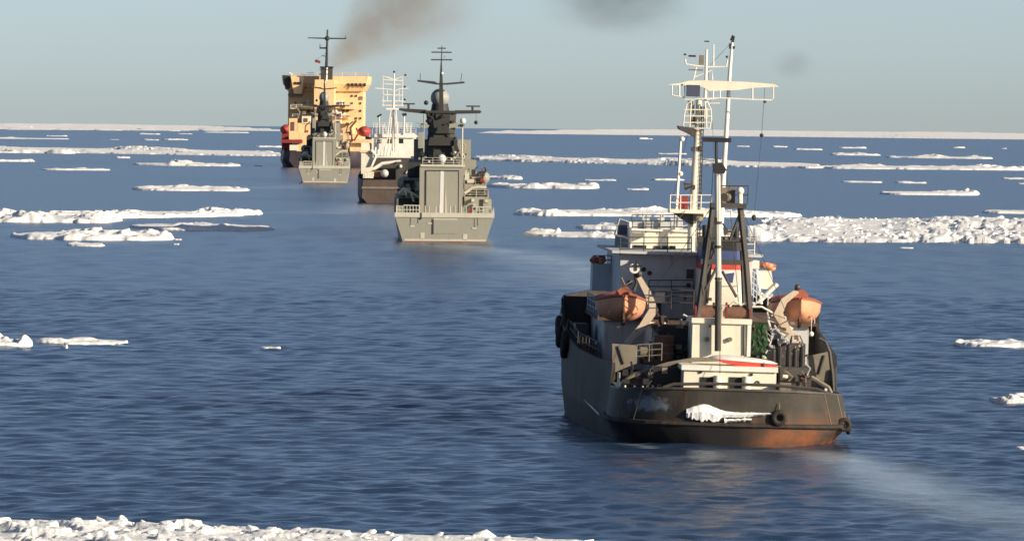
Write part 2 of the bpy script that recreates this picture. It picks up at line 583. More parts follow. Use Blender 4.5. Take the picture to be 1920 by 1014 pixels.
def floe(x0, yb0, x1, yb1, ytop, label, group=None, m=None, seed=0, rough=1.0, hmax=2.4, depth=None, nblock=0,
         bsize=(0.5, 1.3), name='ice_floe', fb=None, hk=0.62, end=4.0, back=False, vp=3.0, na=0.88):
    """ice floe whose front edge runs between photo pixels (x0,yb0) and (x1,yb1); heights from the picture"""
    a, b = G(x0, yb0), G(x1, yb1)
    mid = (a + b) / 2
    d = Vector((mid.x, mid.y)).length
    W = (b - a).xy.length
    ux = (b - a).xy.normalized()
    uy = Vector((mid.x, mid.y)).normalized()      # depth runs away from the viewer
    hp = max((yb0 + yb1) / 2 - ytop, 2.0)
    if depth is None:
        depth = (1 - hk) * hp * d * d / (CAM_H * F)
        depth = min(max(depth, W * 0.22, 2.5), W * 1.5 + 4)
    H = min(max(hk * hp * d / F, 0.25), hmax)
    if back:                                      # the pixels mark the far edge instead
        a = a - Vector((uy.x, uy.y, 0)) * depth
    px = d / F                                    # metres per photo pixel
    nx = int(min(max(W / (px * 3.2), 26), 520)); ny = int(min(max(depth / (px * 7), 16), 70))
    u = np.linspace(-0.06, 1.06, nx); v = np.linspace(-0.10, 1.10, ny)
    V_, U_ = np.meshgrid(v, u, indexing='ij')
    A, B = U_ * W, V_ * depth
    bs = max(px * 11, 0.5)
    e = 1 - np.abs(2 * U_ - 1) ** end - np.abs(2 * V_ - 1) ** vp
    e = e + na * (fbm(A / (bs * 6) + seed, B / (bs * 9), seed + 1, 3) - 0.55)
    rng = np.random.RandomState(seed + 11)
    ns = int(min(max(W * depth / (bs * bs * 5), 14), 420))
    sx, sy = rng.uniform(-.05, 1.05, ns) * W, rng.uniform(-.05, 1.05, ns) * depth
    sh = rng.beta(0.9, 1.7, ns)
    tx, ty = rng.normal(0, .20, ns), rng.normal(0, .12, ns)
    best = np.full(A.shape, 1e18); idx = np.zeros(A.shape, int)
    asp = max(min(depth / W * 2.0, 1.0), 0.45)
    wob = bs * 0.7 * (fbm(A / bs, B / bs, seed + 5, 2) - .5)
    for k in range(ns):
        dd = (A + wob - sx[k]) ** 2 + ((B - sy[k]) * asp) ** 2
        mk = dd < best
        best[mk] = dd[mk]; idx[mk] = k
    low = np.clip(fbm(A / (W * 0.16 + bs * 2) + 3.3 + seed, B / (depth * 0.8 + 1) + 9, seed + 9, 3) * 2.6 - 0.9, 0.05, 1.1)
    h = sh[idx] + np.clip(tx[idx] * (A - sx[idx]) / bs + ty[idx] * (B - sy[idx]) / bs, -.35, .35)
    h = np.clip(h, 0, 1.2) * low * rough + 0.10 * fbm(A / (bs * .5), B / (bs * .5), seed + 21, 2)
    f0 = min(0.30 * H, 0.35) if fb is None else fb
    rise = np.clip(e / 0.10, 0, 1)
    Z = np.where(e > 0, f0 * np.clip(rise * 1.6, 0, 1) + (H - f0) * h * np.clip(e / 0.22, 0.0, 1.0) ** 0.7, -0.5)
    jx = rng.normal(0, 0.12, A.shape) * W / nx
    jy = rng.normal(0, 0.12, A.shape) * depth / ny
    A2, B2 = A + jx, B + jy
    cx, cy = a.x + ux.x * W / 2, a.y + ux.y * W / 2
    X = a.x + ux.x * A2 + uy.x * B2
    Y = a.y + ux.y * A2 + uy.y * B2
    base = seaz(cx, cy)
    Z = Z + seaz(X, Y) - base
    VV = np.stack([X - cx, Y - cy, Z], -1).reshape(-1, 3)
    me = grid_mesh(name, VV, ny, nx, m or M_SNOW, smooth=True)
    o = bpy.data.objects.new(name, me)
    col.objects.link(o)
    o.location = (cx, cy, base)
    tag(o, label, 'ice floe', group)
    if nblock:
        rg = random.Random(seed)
        done = 0
        Ef = e.ravel(); Vf = VV
        order = list(range(len(Ef))); rg.shuffle(order)
        for k in order:
            if done >= nblock: break
            if Ef[k] < 0.04: continue
            s = rg.uniform(*bsize) * rg.uniform(0.6, 1.0)
            p = Vf[k]
            bo = bpy.data.objects.new('ice_block', ROCKS[rg.randrange(8)])
            col.objects.link(bo)
            bo.parent = o
            bo.location = (p[0], p[1], p[2] + s * rg.uniform(-.08, .1))
            bo.rotation_euler = (rg.uniform(-.5, .5), rg.uniform(-.5, .5), rg.uniform(0, 6.28))
            bo.scale = (s * rg.uniform(.8, 1.9), s * rg.uniform(.8, 1.9), s * rg.uniform(.4, 1.0))
            done += 1
    return o

SPECIAL = {39: 'sliver of ice lying against the end of the longest strip, by the icebreaker', 40: 'small twin lumped floe just in front of the longest ice strip',
           41: 'ice crumb off the pointed tip of the bulky hummocked floe', 42: 'ice crumb between the bulky hummocked floe and open water',
           43: 'faint ice crumb beside the two humped floe', 72: 'thin ice streak between the lumpy floe and the thin antenna post',
           73: 'pair of low lumps crossed by the thin antenna post of the tug', 74: 'small low floe beyond the broad rubble floe near the tug platform rail',
           80: 'broken line of ice bits beside the little white row floes', 81: 'flat floe in open water beyond the rubble field',
           82: 'thin wet streak of ice just below a flat floe', 83: 'lone ice crumb in open water in front of the rubble field'}
def small(x0, yb, x1, yt, sd):
    if sd in SPECIAL:
        lb, gp = SPECIAL[sd], None
    elif sd < 60:
        lb, gp = 'small low floe between the longest ice strip and the broken horizon pack', 'small far floes off the icebreaker side'
    else:
        lb, gp = 'small low floe between the long masted strip and the pale horizon pack', 'small far floes beyond the tug masts'
    return floe(x0, yb, x1, yb + (x1 - x0) * 0.0098, yt, lb, gp, seed=sd, hmax=1.2)

# --- pack reaching to the horizon
floe(-330, 241.0, 560, 246.5, 231, 'thin broken pack ice along the horizon behind the yellow icebreaker', seed=101, depth=13000, hmax=2.2, rough=.8, fb=0.5, name='pack_ice', vp=40, na=1.6)
floe(868, 249.5, 2280, 265.5, 243, 'continuous pale pack ice along the horizon behind the white masts', seed=102, depth=14000, hmax=2.6, rough=.8, fb=0.7, name='pack_ice', end=14, vp=40, na=.5)
# --- left side
floe(-60, 286, 145, 288.5, 272, 'long flat white floe with a blunt right end, joined to a longer ice strip', seed=1)
floe(-220, 281, 545, 294.0, 264, 'longest white ice strip, running up to the hull of the yellow icebreaker', seed=2, end=10, vp=6, hmax=1.8)
floe(-20, 303, 66, 303.5, 296, 'low ragged floe just below the longest ice strip', seed=3)
floe(245, 310, 452, 312.5, 293, 'hummocked floe with two humps between the ice strip and the far warship', seed=4, end=3)
floe(77, 319, 205, 320, 312, 'thin low floe streak with three small lumps', seed=5)
floe(243, 357, 467, 359, 344, 'white floe with a rounded boulder at one end, beside the far warship wake', seed=6)
floe(-90, 412, 482, 406, 388, 'long tapering white floe lying behind a thicker pointed floe', seed=7, end=3)
floe(-80, 416, 228, 419, 383, 'thick white floe with a pointed end in front of a tapering one', seed=8)
floe(244, 431, 515, 434.5, 409, 'low floe with one shallow hump, in the shadow of the near warship', seed=9, end=2.5, rough=.8, hmax=1.0)
floe(20, 449, 328, 452, 424, 'bulky hummocked white floe with a row of peaks beside the shadowed floe', seed=10, end=3, hmax=3.0)
floe(121, 461, 198, 462.5, 452, 'little lumpy floe lying just off the bulky hummocked floe', seed=13)
floe(-40, 650, 62, 651, 616, 'tall blocky white floe with a steep cut end', seed=14, end=8, rough=1.5, hmax=3)
floe(64, 644, 243, 646.5, 629, 'low knobbly floe next to the tall blocky one', seed=15)
floe(488, 654, 526, 655, 648, 'two tiny ice scraps awash in open water', seed=16, hmax=.3)
floe(112, 653, 128, 654, 649, 'tiny ice scrap beside the low knobbly floe', seed=17, hmax=.25)
for i, a in enumerate([(106, 242, 156, 237), (82, 255.5, 127, 250), (-20, 260, 128, 256), (260, 252, 301, 247),
                       (304, 262.5, 353, 257), (331, 251.5, 361, 248), (269, 263, 298, 259), (314, 246, 338, 242),
                       (204, 262, 223, 260), (476, 276, 530, 270), (217, 296.5, 244, 291), (326, 450, 341, 447),
                       (325, 459, 336, 456), (475, 312, 492, 308), (175, 244.5, 230, 240), (380, 249, 470, 244)]):
    small(*a, 30 + i)
# --- right side
floe(872, 301, 1560, 317, 286, 'long continuous ice strip passing behind both white masts of the tug', seed=20, end=12, fb=.4, hmax=1.4, vp=6)
floe(1540, 316.5, 1935, 320, 303, 'thinning tail of an ice strip with a hump at its far end', seed=21, end=9)
floe(905, 335.5, 982, 337, 324, 'short thick floe close beside the near warship', seed=22)
floe(905, 352, 1125, 355, 338, 'lumpy floe trailing away from the near warship side', seed=23, end=3)
floe(968, 404, 1500, 408, 386, 'broad rubble floe ending in open water and running behind the tug bridge', seed=24, end=6, hmax=1.5, vp=5)
floe(1078, 429, 1175, 431, 409, 'compact bright floe touching the tug bridge outline', seed=25)
thin = floe(984, 443, 1175, 446.5, 426, 'thin floe carrying one upright white block', seed=26)
floe(1390, 451, 2050, 459, 392, 'wide field of lumpy rubble ice directly behind the tug gallows', seed=27, end=9, nblock=290, bsize=(0.4, 1.5), hmax=1.0, depth=190, name='pack_ice', vp=10, na=3.3)
floe(1392, 451, 1450, 452, 424, 'smooth triangular floe at the corner of the rubble field', seed=28, end=2, rough=1.4, hmax=2.6)
knob = floe(1645, 365, 1842, 367, 350, 'flat white floe with an upright knob near its tip', seed=29)
floe(1555, 291, 1652, 292, 280, 'pair of pale overlapping streak floes beyond the ice strip', seed=60)
floe(1660, 296, 1858, 298.5, 286, 'slim bright floe with a long thin tail beyond the ice strip', seed=61, end=2.5)
floe(1576, 342, 1654, 343, 335, 'broken row of little white floes behind the flat knobbed floe', seed=62)
floe(1833, 400, 2020, 402, 389, 'smooth low floe along the back edge of the rubble field', seed=63)
floe(1774, 649, 2000, 653, 629, 'knobbly floe growing thicker away from its pointed tip', seed=64, end=2.5, hmax=1.0)
floe(1855, 756, 2010, 759, 735, 'steep little wedge of ice rising from a thin tip', seed=65, end=2.2, rough=1.6)
floe(1903, 843, 1960, 844, 836, 'tiny ice scrap level with the tug stern', seed=66, hmax=.3)
for i, a in enumerate([(1195, 261, 1224, 257), (1230, 289, 1289, 284.5), (1093, 338.5, 1156, 334.5), (1221, 338, 1285, 332),
                       (1171, 356, 1217, 350), (1378, 275, 1406, 270), (1447, 276, 1478, 268), (1486, 281, 1543, 273),
                       (1783, 277.5, 1811, 273), (1877, 279, 1888, 276), (1677, 343.5, 1738, 337), (1877, 336, 1960, 330),
                       (1905, 345, 1960, 341), (1686, 466, 1713, 462), (1570, 278, 1625, 273)]):
    small(*a, 70 + i)
def upright(fl, px, py, w_, h_, k):
    q = G(px, py)
    bo = bpy.data.objects.new('ice_block', ROCKS[k])
    col.objects.link(bo)
    bo.parent = fl
    bo.location = (q.x - fl.location.x, q.y - fl.location.y, h_ * .42)
    bo.scale = (w_ * 1.1, w_ * 1.1, h_ * 1.4)
upright(thin, 1045, 441, 1.0, 1.2, 2)
upright(knob, 1812, 363, 1.3, 1.5, 4)
# --- the near pack at the foot of the picture
near = floe(-260, 978, 1215, 1026, 900, 'near pack of jumbled snow covered ice blocks edging the open lead', seed=90,
            depth=15, hmax=0.85, fb=.22, name='pack_ice', end=30, rough=.8, back=True, nblock=240, bsize=(0.15, 0.75))

# ================================================================== SHIPS: helpers
class Ship:
    def __init__(self, name, px, py, head, label, cat, group=None, heel=0.0):
        self.f = Frame(px, py, head, heel)
        self.root = empty(name, self.f.m)
        tag(self.root, label, cat, group)
    def P(self, px, py, t):
        return self.f.P(px, py, t)
    def part(self, name, mb, m, parent=None, smooth=False):
        return mb.build(name, m, parent or self.root, smooth)
    def rect(self, x0, y0, x1, y1, t):
        a, b = self.P(x0, y1, t), self.P(x1, y0, t)
        return a.x, b.x, a.z, b.z
    def pbox(self, x0, y0, x1, y1, t, dt, mb=None):
        xa, xb, za, zb = self.rect(x0, y0, x1, y1, t)
        return (mb or MB()).box(xa, xb, t, t + dt, za, zb)
    def pprism(self, pts, t, dt, mb=None):
        return (mb or MB()).prism([self.P(x, y, t) for x, y in pts], (0, dt, 0))
    def ppath(self, pts, t, r, mb=None, n=6):
        return (mb or MB()).path([self.P(p[0], p[1], p[2] if len(p) > 2 else t) for p in pts], r, n)
    def thing(self, name, base, label, cat, group=None):
        """a separate thing carried by the ship: an Empty at local point base"""
        e = empty(name, self.f.m @ Matrix.Translation(Vector(base)))
        tag(e, label, cat, group)
        return e

def hull_sections(st):
    """st rows: t, half_keel, z_keel, half_wl, half_knuckle, z_knuckle, half_top, z_top, z_deck"""
    secs = []
    for (t, bk, zk, bw, bn, zn, bt, zt, zd) in st:
        th = min(0.16, bt * 0.5)
        half = [(0, zk), (bk, zk), (bw, 0.0), (bn, zn), (bt, zt), (bt - th, zt), (bt - th - 0.02, zd), (0, zd)]
        right = [(x, t, z) for x, z in half]
        left = [(-x, t, z) for x, z in half[::-1]][1:-1]
        secs.append(right + left)
    return secs

# ================================================================== THE TUG
T = Ship('salvage_tug', 1375, 836, 2.1, 'dark hulled ocean salvage tug with cream masts and two orange lifeboats', 'tug', heel=1.2)
P = T.P
hull_st = [
    (0.0, .6, -.5, 1.2, 1.7, 1.0, 1.4, 2.78, 2.76),
    (0.12, 1.2, -.6, 2.2, 2.75, 1.0, 2.4, 2.77, 2.75),
    (0.13, 1.2, -.6, 2.22, 2.77, 1.0, 2.42, 2.77, 1.6),
    (0.35, 1.8, -.8, 2.9, 3.6, 1.0, 3.2, 2.75, 1.6),
    (0.7, 2.3, -1.0, 3.5, 4.35, 1.0, 3.95, 2.72, 1.6),
    (1.2, 2.7, -1.3, 4.0, 5.0, 1.0, 4.6, 2.68, 1.6),
    (2.0, 3.2, -1.6, 4.5, 5.6, 1.0, 5.2, 2.62, 1.6),
    (3.3, 3.6, -2, 5.0, 6.05, 1.0, 5.7, 2.55, 1.6),
    (5.5, 4.2, -2, 5.4, 6.15, 1.0, 5.85, 2.5, 1.6),
    (8.6, 5.0, -2, 5.6, 6.05, 1.0, 5.85, 2.45, 1.6),
    (8.8, 5.0, -2, 5.6, 5.9, 1.0, 5.75, 3.7, 2.55),
    (14, 5.9, -2, 6.2, 6.35, 1.2, 6.3, 3.75, 2.6),
    (22, 6.5, -2, 6.85, 6.95, 1.3, 6.95, 3.95, 2.8),
    (30, 6.6, -2, 7.05, 7.15, 1.4, 7.15, 4.35, 3.2),
    (36, 6.4, -2, 6.9, 7.1, 1.5, 7.15, 4.85, 3.7),
    (37.5, 6.3, -2, 6.8, 7.05, 1.5, 7.2, 6.15, 4.9),
    (46, 5.0, -2, 5.6, 6.1, 1.7, 6.7, 6.15, 5.0),
    (54, 2.6, -2, 3.3, 4.0, 1.9, 4.9, 6.25, 5.2),
    (60, 0.7, -2, 1.1, 1.7, 2.0, 2.5, 6.5, 5.6),
    (63.5, 0.05, -2, .06, .1, 2.0, .25, 6.8, 6.2)]
def half_s(t, k=4):
    for a, b in zip(hull_st[:-1], hull_st[1:]):
        if a[0] <= t <= b[0]:
            u = (t - a[0]) / (b[0] - a[0])
            return a[k] + (b[k] - a[k]) * u
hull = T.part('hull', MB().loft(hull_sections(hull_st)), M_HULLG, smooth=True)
# rubbing strake round the knuckle
rs = []
for r_ in hull_st[:11]:
    rs.append((r_[4] + .02, r_[0], r_[5] + 0.05))
strake = [(-x, y, z) for x, y, z in rs[::-1]] + [(0, -0.05, 1.05)] + rs
T.part('rubbing_strake', MB().path(strake, 0.13, 6), M_RUBBER, hull)
T.part('bulwark_rail', MB().path([(-r_[6] + .08, r_[0], r_[7] + .03) for r_ in hull_st[9::-1]] + [(r_[6] - .08, r_[0], r_[7] + .03) for r_ in hull_st[:10]], 0.09, 5), M_DKGREY, hull)
bs_ = MB()
pts = [(-6.05, 12.0, .62), (-6.28, 15.0, .85), (-6.5, 18.5, 1.1)]
bs_.path([(x - .14, y, z + .25) for x, y, z in pts], 0.05, 4)
T.part('boot_line', bs_, M_WHITE, hull)
# stern name marks and draught marks (too faint to read: short dashes of paint)
mk = MB()
for i in range(5):
    a = P(1436 + i * 6.5, 737, 0.9)
    mk.box(a.x, a.x + .11, 0.28, 0.36, 2.28, 2.4)
T.part('fairlead_slot', T.pbox(1431, 735, 1462, 741, 0.18, 0.3), M_BLACK, hull)
# deck snow and ice on the stern ledge
# --- towing arches and rails
a1 = [(1160, 735), (1167, 718), (1190, 702), (1250, 683), (1300, 674), (1360, 673), (1450, 687), (1520, 706), (1553, 726), (1566, 752)]
T.part('towing_arch', T.ppath(a1, 8.2, 0.12), M_OLIVE)
a2 = [(1236, 737), (1244, 726), (1262, 720), (1340, 719), (1450, 722), (1530, 729), (1562, 740), (1572, 750)]
T.part('towing_arch', T.ppath(a2, 3.2, 0.085), M_DKGREY)
a3 = [(1536, 634), (1548, 640), (1556, 660), (1561, 700), (1564, 748)]
T.part('rail_stanchion', T.ppath(a3, 8.4, 0.085), M_DKGREY)
# wing plates with stiffener
for pl, st in (([(1148, 644), (1193, 647), (1194, 681), (1170, 690), (1148, 700)], [(1159, 648), (1170, 682)]),
               ([(1513, 668), (1552, 659), (1560, 726), (1540, 712), (1516, 706)], [(1546, 666), (1536, 700)])):
    w_ = T.part('wing_plate', T.pprism(pl, 9.0, 0.14), M_OLIVE)
    T.part('stiffener', T.ppath(st, 8.95, 0.06), M_DKGREY, w_)
T.part('guard_rail', MB().rail([P(1193, 679, 9.1), P(1240, 676, 9.1)], .9, .8, 3), M_OLIVE)
# low bollards, cleats along the port bulwark
for x in (1172, 1190, 1205, 1214, 1224):
    T.part('stanchion', T.ppath([(x, 735), (x, 722)], 6.5, 0.055), M_CREAM)
T.part('hose_post', T.pbox(1157, 698, 1163, 732, 8.0, .2), M_CREAM)
T.part('cleat', T.pprism([(1148, 716), (1168, 716), (1160, 731)], 8.1, .15), M_CREAM)
for x in (1253, 1268, 1302, 1330):
    T.part('bollard', MB().tube(P(x, 745, 2.2), P(x, 728, 2.2), 0.16, n=10), M_DKGREY, smooth=True)
# --- winch house on the towing deck
wh = T.part('winch_house', T.pbox(1281, 692, 1456, 745, 5.2, 3.0), M_CREAM)
T.part('house_top', T.pbox(1278, 689, 1459, 693, 5.05, 3.3), M_WHITE, wh)
for x in (1313, 1367):
    d = T.part('recess', T.pbox(x, 707, x + 24, 727, 5.15, .1), M_BLACK, wh)
    c = P(x + 33, 715, 4.95)
    za, zb = P(1350, 730, 4.95).z, P(1350, 704, 4.95).z
    T.part('capstan', MB().tube((c.x, 5.0, za), (c.x, 5.0, zb), .24, .2, 12), M_CREAM, wh, True)
T.part('porthole', MB().torus(P(1420, 718, 5.17), .1, .035), M_DKGREY, wh, True)
for x, y in ((1314, 697), (1409, 702)):
    T.part('vent_hole', MB().tube(P(x, y, 5.12), P(x, y, 5.2), .08, n=8), M_BLACK, wh)
T.part('deck_locker', T.pbox(1462, 690, 1522, 740, 7.2, 1.4), M_DKGREY)
T.part('deck_locker', T.pbox(1222, 688, 1276, 740, 7.6, 1.4), M_BLACK)
T.part('white_bitt', T.pbox(1546, 728, 1551, 748, 4.2, .2), M_WHITE)
T.part('mooring_bitt', T.pbox(1462, 718, 1484, 742, 4.6, .5), M_OLIVE)
# --- casing
za = P(1350, 690, 9).z
cas = T.part('casing', MB().box(P(1299, 600, 9).x, P(1405, 600, 9).x, 9.0, 12.4, 2.4, P(1350, 603, 9).z), M_CREAM)
T.part('casing_post', T.pbox(1400, 601, 1409, 668, 8.9, .35), M_WHITE, cas)
T.part('casing_rim', T.pbox(1297, 599, 1410, 605, 8.85, 3.7), M_CREAM, cas)
for x, y, r_ in ((1331, 611, .075), (1326, 636, .13), (1369, 636, .12)):
    v = T.part('vent_cap', MB().tube(P(x, y, 8.82), P(x, y, 9.0), r_, n=10), M_OLIVE, cas, True)
T.part('pipe', T.ppath([(1396, 610), (1396, 665)], 8.93, .05), M_OLIVE, cas)
# --- towing winch on the casing
for x in (1326, 1384):
    c = P(x, 586, 10)
    dr = T.part('winch_drum', MB().tube((c.x - .55, 10.2, c.z), (c.x + .55, 10.2, c.z), .40, n=14), M_BROWN, smooth=True)
    for sx in (-.6, .6):
        T.part('flange', MB().tube((c.x + sx - .04, 10.2, c.z), (c.x + sx + .04, 10.2, c.z), .52, n=16), M_DRED, dr, True)
T.part('winch_gearbox', T.pbox(1342, 573, 1364, 601, 9.8, .9), M_BEIGE)
T.part('winch_clutter', T.ppath([(1368, 574), (1376, 566), (1390, 572), (1398, 566), (1402, 578)], 9.9, .06), M_CREAM)
# --- gallows
G_ = []
for q in ([(1307, 603), (1322, 495), (1337, 385)], [(1407, 603), (1399, 495), (1388, 388)]):
    T.part('gallows_leg', T.ppath(q, 9.9, .17), M_DKGREY)
gb = T.part('gallows_beam', T.pbox(1332, 382, 1400, 389, 9.6, .6), M_DKGREY)
T.part('gallows_crossbar', T.pbox(1314, 488, 1402, 495, 9.8, .25), M_DKGREY)
for q in ([(1343, 502), (1308, 572)], [(1354, 508), (1381, 557)], [(1389, 396), (1368, 452)], [(1330, 452), (1392, 452)], [(1318, 530), (1340, 470)]):
    T.part('gallows_brace', T.ppath(q, 9.9, .075), M_DKGREY)
T.part('gallows_brace', T.ppath([(1391, 470), (1396, 600)], 11.8, .11), M_DKGREY)
T.part('gallows_brace', T.ppath([(1340, 400, 9.9), (1322, 596, 12.2)], 9.9, .11), M_DKGREY)
pole = T.part('derrick_post', T.ppath([(1346, 658), (1347, 526)], 8.6, .17, n=10), M_DKGREY, smooth=True)
T.part('upper_post', T.ppath([(1347, 526), (1345, 322)], 8.6, .15, n=10), M_CREAM, pole, True)
T.part('post_head', T.pprism([(1336, 307), (1354, 305), (1362, 318), (1358, 326), (1339, 324)], 8.4, .45), M_BLACK, pole)
T.part('top_pole', T.ppath([(1344, 310), (1343, 262)], 8.6, .08), M_BLACK, pole)
T.part('crosstree', T.pbox(1318, 259, 1371, 266, 8.5, .22), M_BLACK, pole)
for y in (415, 460, 520, 575):
    T.part('collar', MB().tube(P(1347, y, 8.6), P(1347, y + 5, 8.6), .2, n=8), M_DKGREY, pole)
T.part('hoist_block', T.pbox(1339, 408, 1345, 420, 8.35, .2), M_BLACK, pole)
lam = T.part('lamp_post', T.ppath([(1388, 384), (1388, 360)], 9.8, .13, n=8), M_CREAM, smooth=True)
T.part('lamp', MB().sphere(P(1388, 358, 9.8), .2), M_WHITE, lam, True)
T.part('lamp_screen', T.pbox(1352, 352, 1379, 383, 10.1, .06), M_OLIVE)
T.part('guard_rail', MB().rail([P(1350, 383, 10.3), P(1402, 383, 10.3)], .95, .5, 2), M_DKGREY)
T.part('gallows_sheave', MB().tube(P(1358, 370, 9.5), P(1364, 370, 9.9), .22, n=12), M_OLIVE)

# --- funnel
xa, xb, z0, z1 = T.rect(1311, 447, 1397, 596, 20)
def rrect(x0, x1, y0, y1, z, c=.35):
    return [(x0 + c, y0, z), (x1 - c, y0, z), (x1, y0 + c, z), (x1, y1 - c, z), (x1 - c, y1, z), (x0 + c, y1, z), (x0, y1 - c, z), (x0, y0 + c, z)]
def zpx(y, t): return P(1350, y, t).z
lv = [(z0 - 1.5, 0), (zpx(506, 20), .05), (zpx(493, 20), .06), (zpx(470, 20), .07), (z1, .12)]
def fun(a, b, g=0):
    return MB().loft([rrect(xa + s_ - g, xb - s_ + g, 20 + s_ - g, 25 - s_ + g, z) for z, s_ in (a, b)])
fn = T.part('funnel', fun(lv[0], lv[1]), M_CREAM)
T.part('red_band', fun(lv[1], lv[2], .012), M_RED, fn)
T.part('blue_band', fun(lv[2], lv[3], .012), M_BLUE, fn)
T.part('soot_cap', fun(lv[3], lv[4], .0), M_BLACK, fn)
em = T.part('emblem', T.pprism([(1361, 513), (1377, 511), (1374, 530), (1366, 528)], 19.93, .05), M_BLUE, fn)
T.part('emblem_field', T.pprism([(1352, 506), (1388, 506), (1388, 536), (1352, 536)], 19.965, .02), M_WHITE, fn)
for q in ((1322, 455), (1345, 452), (1380, 456)):
    c = P(q[0], q[1], 22.5)
    T.part('exhaust_pipe', MB().tube((c.x, 22.5, z1 - .1), (c.x, 22.8, z1 + .55), .17, n=10), M_BLACK, fn, True)
T.part('ladder', MB().rail([P(1391, 596, 19.9), P(1396, 596, 19.9)], P(1350, 500, 19.9).z - P(1350, 596, 19.9).z, .16, 18, .018), M_OLIVE, fn)

# --- houses and decks
low = T.part('lower_house', MB().box(-5.5, 5.5, 23.0, 40.0, 2.3, 5.45).box(-3.4, 3.4, 15.0, 22.99, 2.3, 5.45), M_GREYW)
T.part('boat_deck', MB().box(-5.9, 5.9, 22.6, 41.0, 5.45, 5.6).box(-3.5, 3.5, 13.0, 22.59, 5.45, 5.6), M_DECK)
T.part('aft_house', MB().box(-3.2, 3.2, 12.6, 15.0, 2.3, 5.44), M_BLACK)  # black paints in the shadow that lies on this wall
xs0, xs1, _, _ = T.rect(1160, 478, 1412, 600, 25)
zt = P(1350, 480, 25).z
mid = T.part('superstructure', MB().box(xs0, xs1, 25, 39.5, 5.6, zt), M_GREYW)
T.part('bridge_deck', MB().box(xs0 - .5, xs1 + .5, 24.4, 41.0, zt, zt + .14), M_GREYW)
for q in ((1287, 505, 1301, 522), (1222, 560, 1240, 590)):
    T.part('door', T.pbox(*q, 24.94, .08), M_DKGREY, mid)
for q in ((1207, 505), (1218, 512), (1291, 535), (1180, 530)):
    T.part('porthole', MB().tube(P(q[0], q[1], 24.93), P(q[0], q[1], 25.02), .13, n=10), M_BLACK, mid)
T.part('locker', T.pbox(1228, 549, 1247, 566, 23.4, 1.2), M_CREAM)
T.part('guard_rail', MB().rail([P(1216, 579, 14), P(1300, 580, 14)], 1.0, 1.2, 3), M_DKGREY)
T.part('guard_rail', MB().rail([P(1216, 560, 24.2), P(1300, 560, 24.2)], 1.0, 1.2, 3), M_DKGREY)
T.part('guard_rail', MB().rail([P(1162, 478, 24.6), P(1296, 478, 24.6)], .95, 1.3, 3), M_DKGREY)
T.part('guard_rail', MB().rail([P(1396, 480, 24.6), P(1414, 480, 24.6)], .95, .6, 3), M_CREAM)
T.part('guard_rail', MB().rail([(-5.8, 23.1, 5.6), (-5.8, 36.0, 5.6)], 1.0, 1.8, 3), M_GREYW)
T.part('guard_rail', MB().rail([(5.8, 23.1, 5.6), (5.8, 36.0, 5.6)], 1.0, 1.8, 3), M_GREYW)
# wheelhouse
xw0, xw1, zw0, zw1 = T.rect(1182, 438, 1388, 481, 33)
whl = T.part('wheelhouse', MB().box(xw0, xw1, 33, 38.5, zt + .14, zw1), M_CREAM)
T.part('roof', MB().box(xw0 - .15, xw1 + .15, 32.85, 38.9, zw1, zw1 + .1), M_WHITE, whl)
for q in ((1187, 460, 1212, 476), (1227, 461, 1238, 478), (1241, 461, 1252, 478), (1256, 461, 1267, 478)):
    T.part('window', T.pbox(*q, 32.93, .1), M_GLASS, whl)
for x in (1195, 1220, 1245):
    T.part('screen_panel', T.pbox(x - 9, 414, x + 14, 437, 33.2 + (x % 2) * .3, .08), M_GREYW, whl)
T.part('screen_panel', T.pbox(1157, 414, 1177, 440, 34.0, .08), M_SLATE, whl)
T.part('awning_post', T.ppath([(1181, 478), (1181, 416)], 32.6, .1), M_WHITE, whl)
T.part('awning_frame', T.ppath([(1152, 440), (1176, 446), (1181, 440)], 32.6, .06), M_WHITE, whl)
T.part('awning_frame', T.ppath([(1152, 440), (1162, 410), (1181, 417)], 34, .045), M_GREYW, whl)
T.part('guard_rail', MB().rail([P(1184, 437, 32.9), P(1290, 437, 32.9)], 1.0, .7, 3), M_DKGREY, whl)
for q in ((1212, 413), (1240, 411), (1262, 413), (1275, 408)):
    T.part('roof_fitting', T.pbox(q[0] - 5, q[1] - 4, q[0] + 6, 437, 35, .5), M_GREYW, whl)
T.part('signal_lamp', MB().sphere(P(1238, 419, 34), .22, 10, 7), M_WHITE, whl, True)
# bridge wings
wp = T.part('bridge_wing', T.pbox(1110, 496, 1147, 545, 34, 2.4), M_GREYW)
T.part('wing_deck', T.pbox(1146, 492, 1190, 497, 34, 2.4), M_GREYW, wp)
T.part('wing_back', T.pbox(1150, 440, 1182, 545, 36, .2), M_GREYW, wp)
T.part('wing_door', T.pbox(1157, 460, 1167, 488, 35.9, .08), M_WHITE, wp)
T.part('wing_rail', MB().rail([P(1112, 496, 34.1), P(1146, 496, 34.1)], .5, .5, 2), M_REDOR, wp)
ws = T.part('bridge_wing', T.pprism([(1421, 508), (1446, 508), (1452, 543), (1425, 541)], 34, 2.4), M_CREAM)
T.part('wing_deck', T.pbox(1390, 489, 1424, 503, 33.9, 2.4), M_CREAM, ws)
T.part('wing_strut', T.ppath([(1419, 505), (1428, 570)], 33.9, .07), M_WHITE, ws)
T.part('wing_strut', T.ppath([(1424, 565), (1458, 532)], 33.9, .12), M_WHITE, ws)
T.part('wing_strut', T.ppath([(1424, 548), (1448, 562)], 33.9, .06), M_WHITE, ws)
T.part('stair', MB().rail([P(1406, 560, 27), P(1418, 570, 27)], 1.6, .3, 5), M_GREYW)
